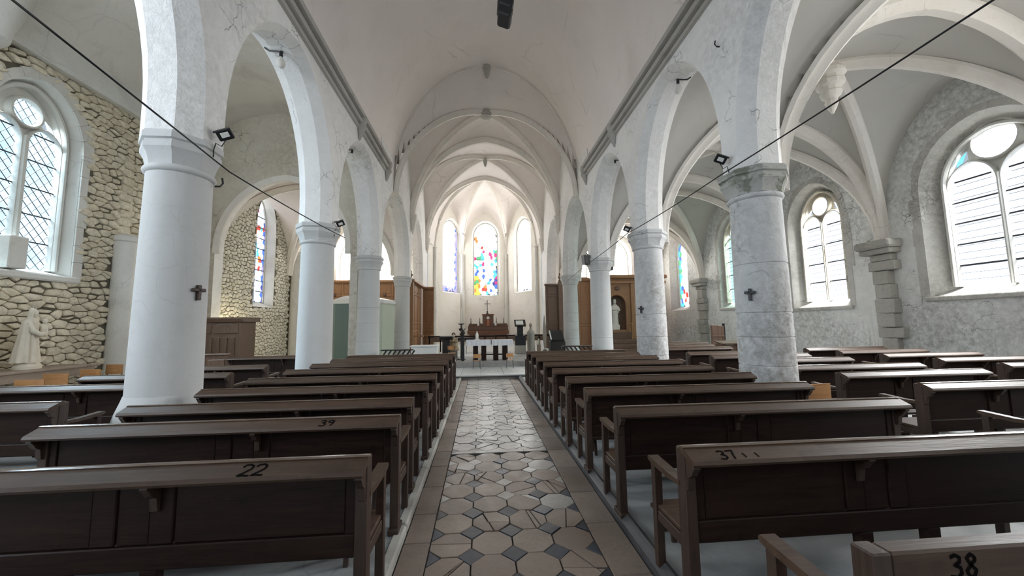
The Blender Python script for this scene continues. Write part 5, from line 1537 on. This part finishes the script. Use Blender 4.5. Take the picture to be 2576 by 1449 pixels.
for k in range(3): MB().box(-.72+k*.46, -.34+k*.46, -.05, -.03, .35, .80, .008).build('panel', M['panel_dark'], t)
MB().box(-.82, .64, -.06, .08, .90, .94, .01).build('cap', M['panel_dark'], t)

# ------------------------------------------------------------------ boards and rail by the damaged wall
t = thing('plank_door', 'narrow brown plank cupboard standing before the damaged wall', 'cupboard', (8.55, 13.6, ZR))
for k, (a0, a1, z1) in enumerate(((-.24,-.02,1.42),(-.015,.14,1.40),(.145,.23,1.38))): MB().box(a0, a1, -.06, .06, 0, z1, .01).build('plank', M['panel_dark'], t)
MB().box(.23, .27, -.06, .05, .1, 1.48, .005).build('hinge_strip', M['black'], t)
MB().box(-.24, .23, -.075, -.06, .98, 1.03, .004).build('batten', M['panel_dark'], t)
t = thing('barrier_bar', 'thin black horizontal bar with an upright near the plank cupboard', 'railing', (9.2, 13.2, ZR))
MB().box(-.55, .75, -.02, .02, .74, .78, .005).build('bar', M['iron'], t)
MB().tube([(.28,-.02,.92),(.36,-.02,.40)], .012).build('upright', M['iron'], t)
for a in (-.5, .7): MB().tube([(a,0,.75),(a,0,0)], .014).build('leg', M['iron'], t)
t = thing('prayer_desk', 'small brown prayer desk between the pews and the plank cupboard', 'desk', (8.0, 12.2, ZR))
for s in (-1, 1): MB().prism([(-.16,0),(.16,0),(.16,.80),(-.16,.86)], s*.33-.02, s*.33+.02, lambda a, z, q: (q, a, z)).build('side', M['panel_dark'], t)
MB().prism([(-.22,.80),(-.22,.83),(.18,.90),(.18,.87)], -.40, .40, lambda a, z, q: (q, a, z)).build('desk_top', M['pew_ledge'], t)
MB().box(-.31, .31, -.02, .02, .30, .78, .01).build('panel', M['panel_dark'], t)

# ------------------------------------------------------------------ lamps, speakers, cables, crosses
def flood(x, y_, z, s, label):
    t = thing('floodlight', label, 'floodlight', (x, y_, z), 0, 'floodlights on the pillars')
    R_ = Matrix.Rotation(radians(-35*s), 4, 'Z') @ Matrix.Rotation(radians(35), 4, 'X') @ Matrix.Rotation(radians(32*s), 4, 'Y')
    h = MB().box(-.085, .085, -.03, .03, -.065, .065, .012).build('housing', M['black'], t)
    h.matrix_local = Matrix.Translation((0,0,0)) @ R_
    g = MB().box(-.045, .045, -.036, -.028, -.03, .03, .004).build('lens', M['paper'], h)
    MB().tube([(s*.14,0,.02),(s*.08,0,.05),(0,.03,0)], .013).build('bracket', M['black'], t)
    MB().tube([(0,.03,-.05),(s*.03,.0,-.16),(s*.10,.0,-.12),(s*.12,0,-.20),(s*.12,0,-.30)], .008).build('lead', M['black'], t)
flood(-3.48, 4.80, 4.02, -1, 'black floodlight on the flared pillar above the cable')
flood(-3.48, 8.72, 3.95, -1, 'black floodlight above the second rubble-side pillar capital')
flood(3.48, 5.44, 4.15, 1, 'black floodlight above the mossy pillar capital')
flood(3.48, 9.30, 4.02, 1, 'black floodlight above the second altarpiece-side pillar capital')
def spk(x, y_, z, label, stand=0, hang=None):
    t = thing('loudspeaker', label, 'loudspeaker', (x, y_, z), 0.2)
    MB().prism([(-.10,-.17),(.10,-.17),(.13,.17),(-.13,.17)], -.1, .1, lambda a, c, q: (a, q, c)).build('cabinet', M['iron'], t)
    MB().box(-.085, .085, -.112, -.10, -.13, .13, .01).build('grille', M['black'], t)
    if stand:
        MB().tube([(0,0,-.17),(0,0,-.32)], .02).build('stem', M['black'], t)
        for a in (-.16, .16): MB().tube([(0,0,-.3),(a,0,-.44)], .02).build('foot', M['black'], t)
    else: MB().tube([(0,0,.17),(.05,.03,.24),(hang or .14,.08,.2)], .018).build('bracket', M['black'], t)
spk(3.46, 13.1, 3.86, 'dark loudspeaker bracketed to the niche-side pillar')
spk(7.06, 20.7, 4.745, 'dark loudspeaker on a splayed stand on top of the altarpiece', 1)
def bulb(x, y_, z, s, label):
    t = thing('bulb_lamp', label, 'lamp', (x, y_, z), 0, 'bare bulbs under the arches')
    MB().tube([(s*-.30,0,.30),(s*-.22,0,.24),(0,0,.23),(s*.03,0,.23)], .014).build('arm', M['black'], t)
    MB().lathe([(.028,.13),(.032,.15),(.03,.22),(.02,.24)], 10).build('socket', M['black'], t, 40)
    MB().lathe([(.02,.13),(.045,.09),(.075,.03),(.08,-.01),(.065,-.06),(.03,-.085),(.004,-.09)], 14).build('glass_globe', M['statue_white'], t, 60)
bulb(-4.0, 6.95, 6.52, 1, 'bare bulb hung under the first rubble-side arch'); bulb(-4.0, 10.88, 6.48, 1, 'bare bulb under the second rubble-side arch')
bulb(4.0, 7.42, 6.62, -1, 'bare bulb hung under the first arch beyond the mossy capital'); bulb(4.0, 11.3, 6.54, -1, 'bare bulb under the second arch beyond the mossy capital')
t = thing('projector', 'black angular spotlight hanging from the nave vault', 'spotlight', (.13, 6.0, 6.97))
a_ = MB().box(-.13, .13, -.16, .16, -.02, .15, .03).build('upper_housing', M['black'], t); a_.matrix_local = Matrix.Rotation(radians(18), 4, 'Y')
a_ = MB().box(-.11, .12, -.16, .16, -.20, -.03, .03).build('lower_housing', M['black'], t); a_.matrix_local = Matrix.Translation((.04,0,0)) @ Matrix.Rotation(radians(18), 4, 'Y')
MB().tube([(.06,0,.14),(.06,0,5.0)], .02).build('hanger', M['black'], t)
for x_, y_, z_, sz, mt, lb, rz in ((-3.645, 4.775, 2.04, .10, 'pew_end', 'small wooden cross on the flared white pillar', 72), (3.655, 5.25, 2.0, .10, 'iron', 'small dark cross on the patched pillar', -58), (3.66, 9.09, 1.93, .10, 'iron', 'small dark cross on the flaking second pillar', -62)):
    t = thing('wall_cross', lb, 'cross', (x_, y_, z_), radians(rz))
    MB().box(-.018, .018, -.02, .03, -sz, sz*.8, .006).build('upright', M[mt], t); MB().box(-sz*.7, sz*.7, -.02, .03, .0, .04, .006).build('arm', M[mt], t)
def sag(p, q, s_, n=16):
    p, q = Vector(p), Vector(q); return [tuple(p.lerp(q, i/n) - Vector((0,0,s_*4*(i/n)*(1-i/n)))) for i in range(n+1)]
o = MB().tube(sag((-3.42,.9,4.02), (-3.44,4.86,3.56), .0) + sag((-3.44,4.86,3.56), (-3.44,8.9,3.66), .03)[1:], .009).build('cable', M['black'], None, 60)
tag(o, 'black cable running along the rubble-side pillars at capital height', 'cable')
o = MB().tube(sag((3.44,1.5,3.93), (3.45,5.40,3.88), .02) + sag((3.45,5.40,3.88), (3.45,9.22,3.88), .03)[1:] + sag((3.45,9.22,3.88), (3.45,13.05,3.68), .03)[1:] + sag((3.45,13.05,3.68), (3.5,17.6,3.45), .03)[1:], .009).build('cable', M['black'], None, 60)
tag(o, 'black cable running along the altarpiece-side pillars at capital height', 'cable')
for (x_, y_, z_, lb) in ((-3.66, 4.95, 3.40, 'bent iron hook beneath the flared pillar capital'), (3.65, 5.5, 6.1, 'small iron hook on the wall above the mossy capital')):
    s = 1 if x_ < 0 else -1
    o = MB().tube([(0,0,0),(s*.06,0,.0),(s*.08,.02,.05),(s*.06,.03,.12)], .012).build('hook', M['black'], None); o.location = (x_, y_, z_)
    tag(o, lb, 'hook')
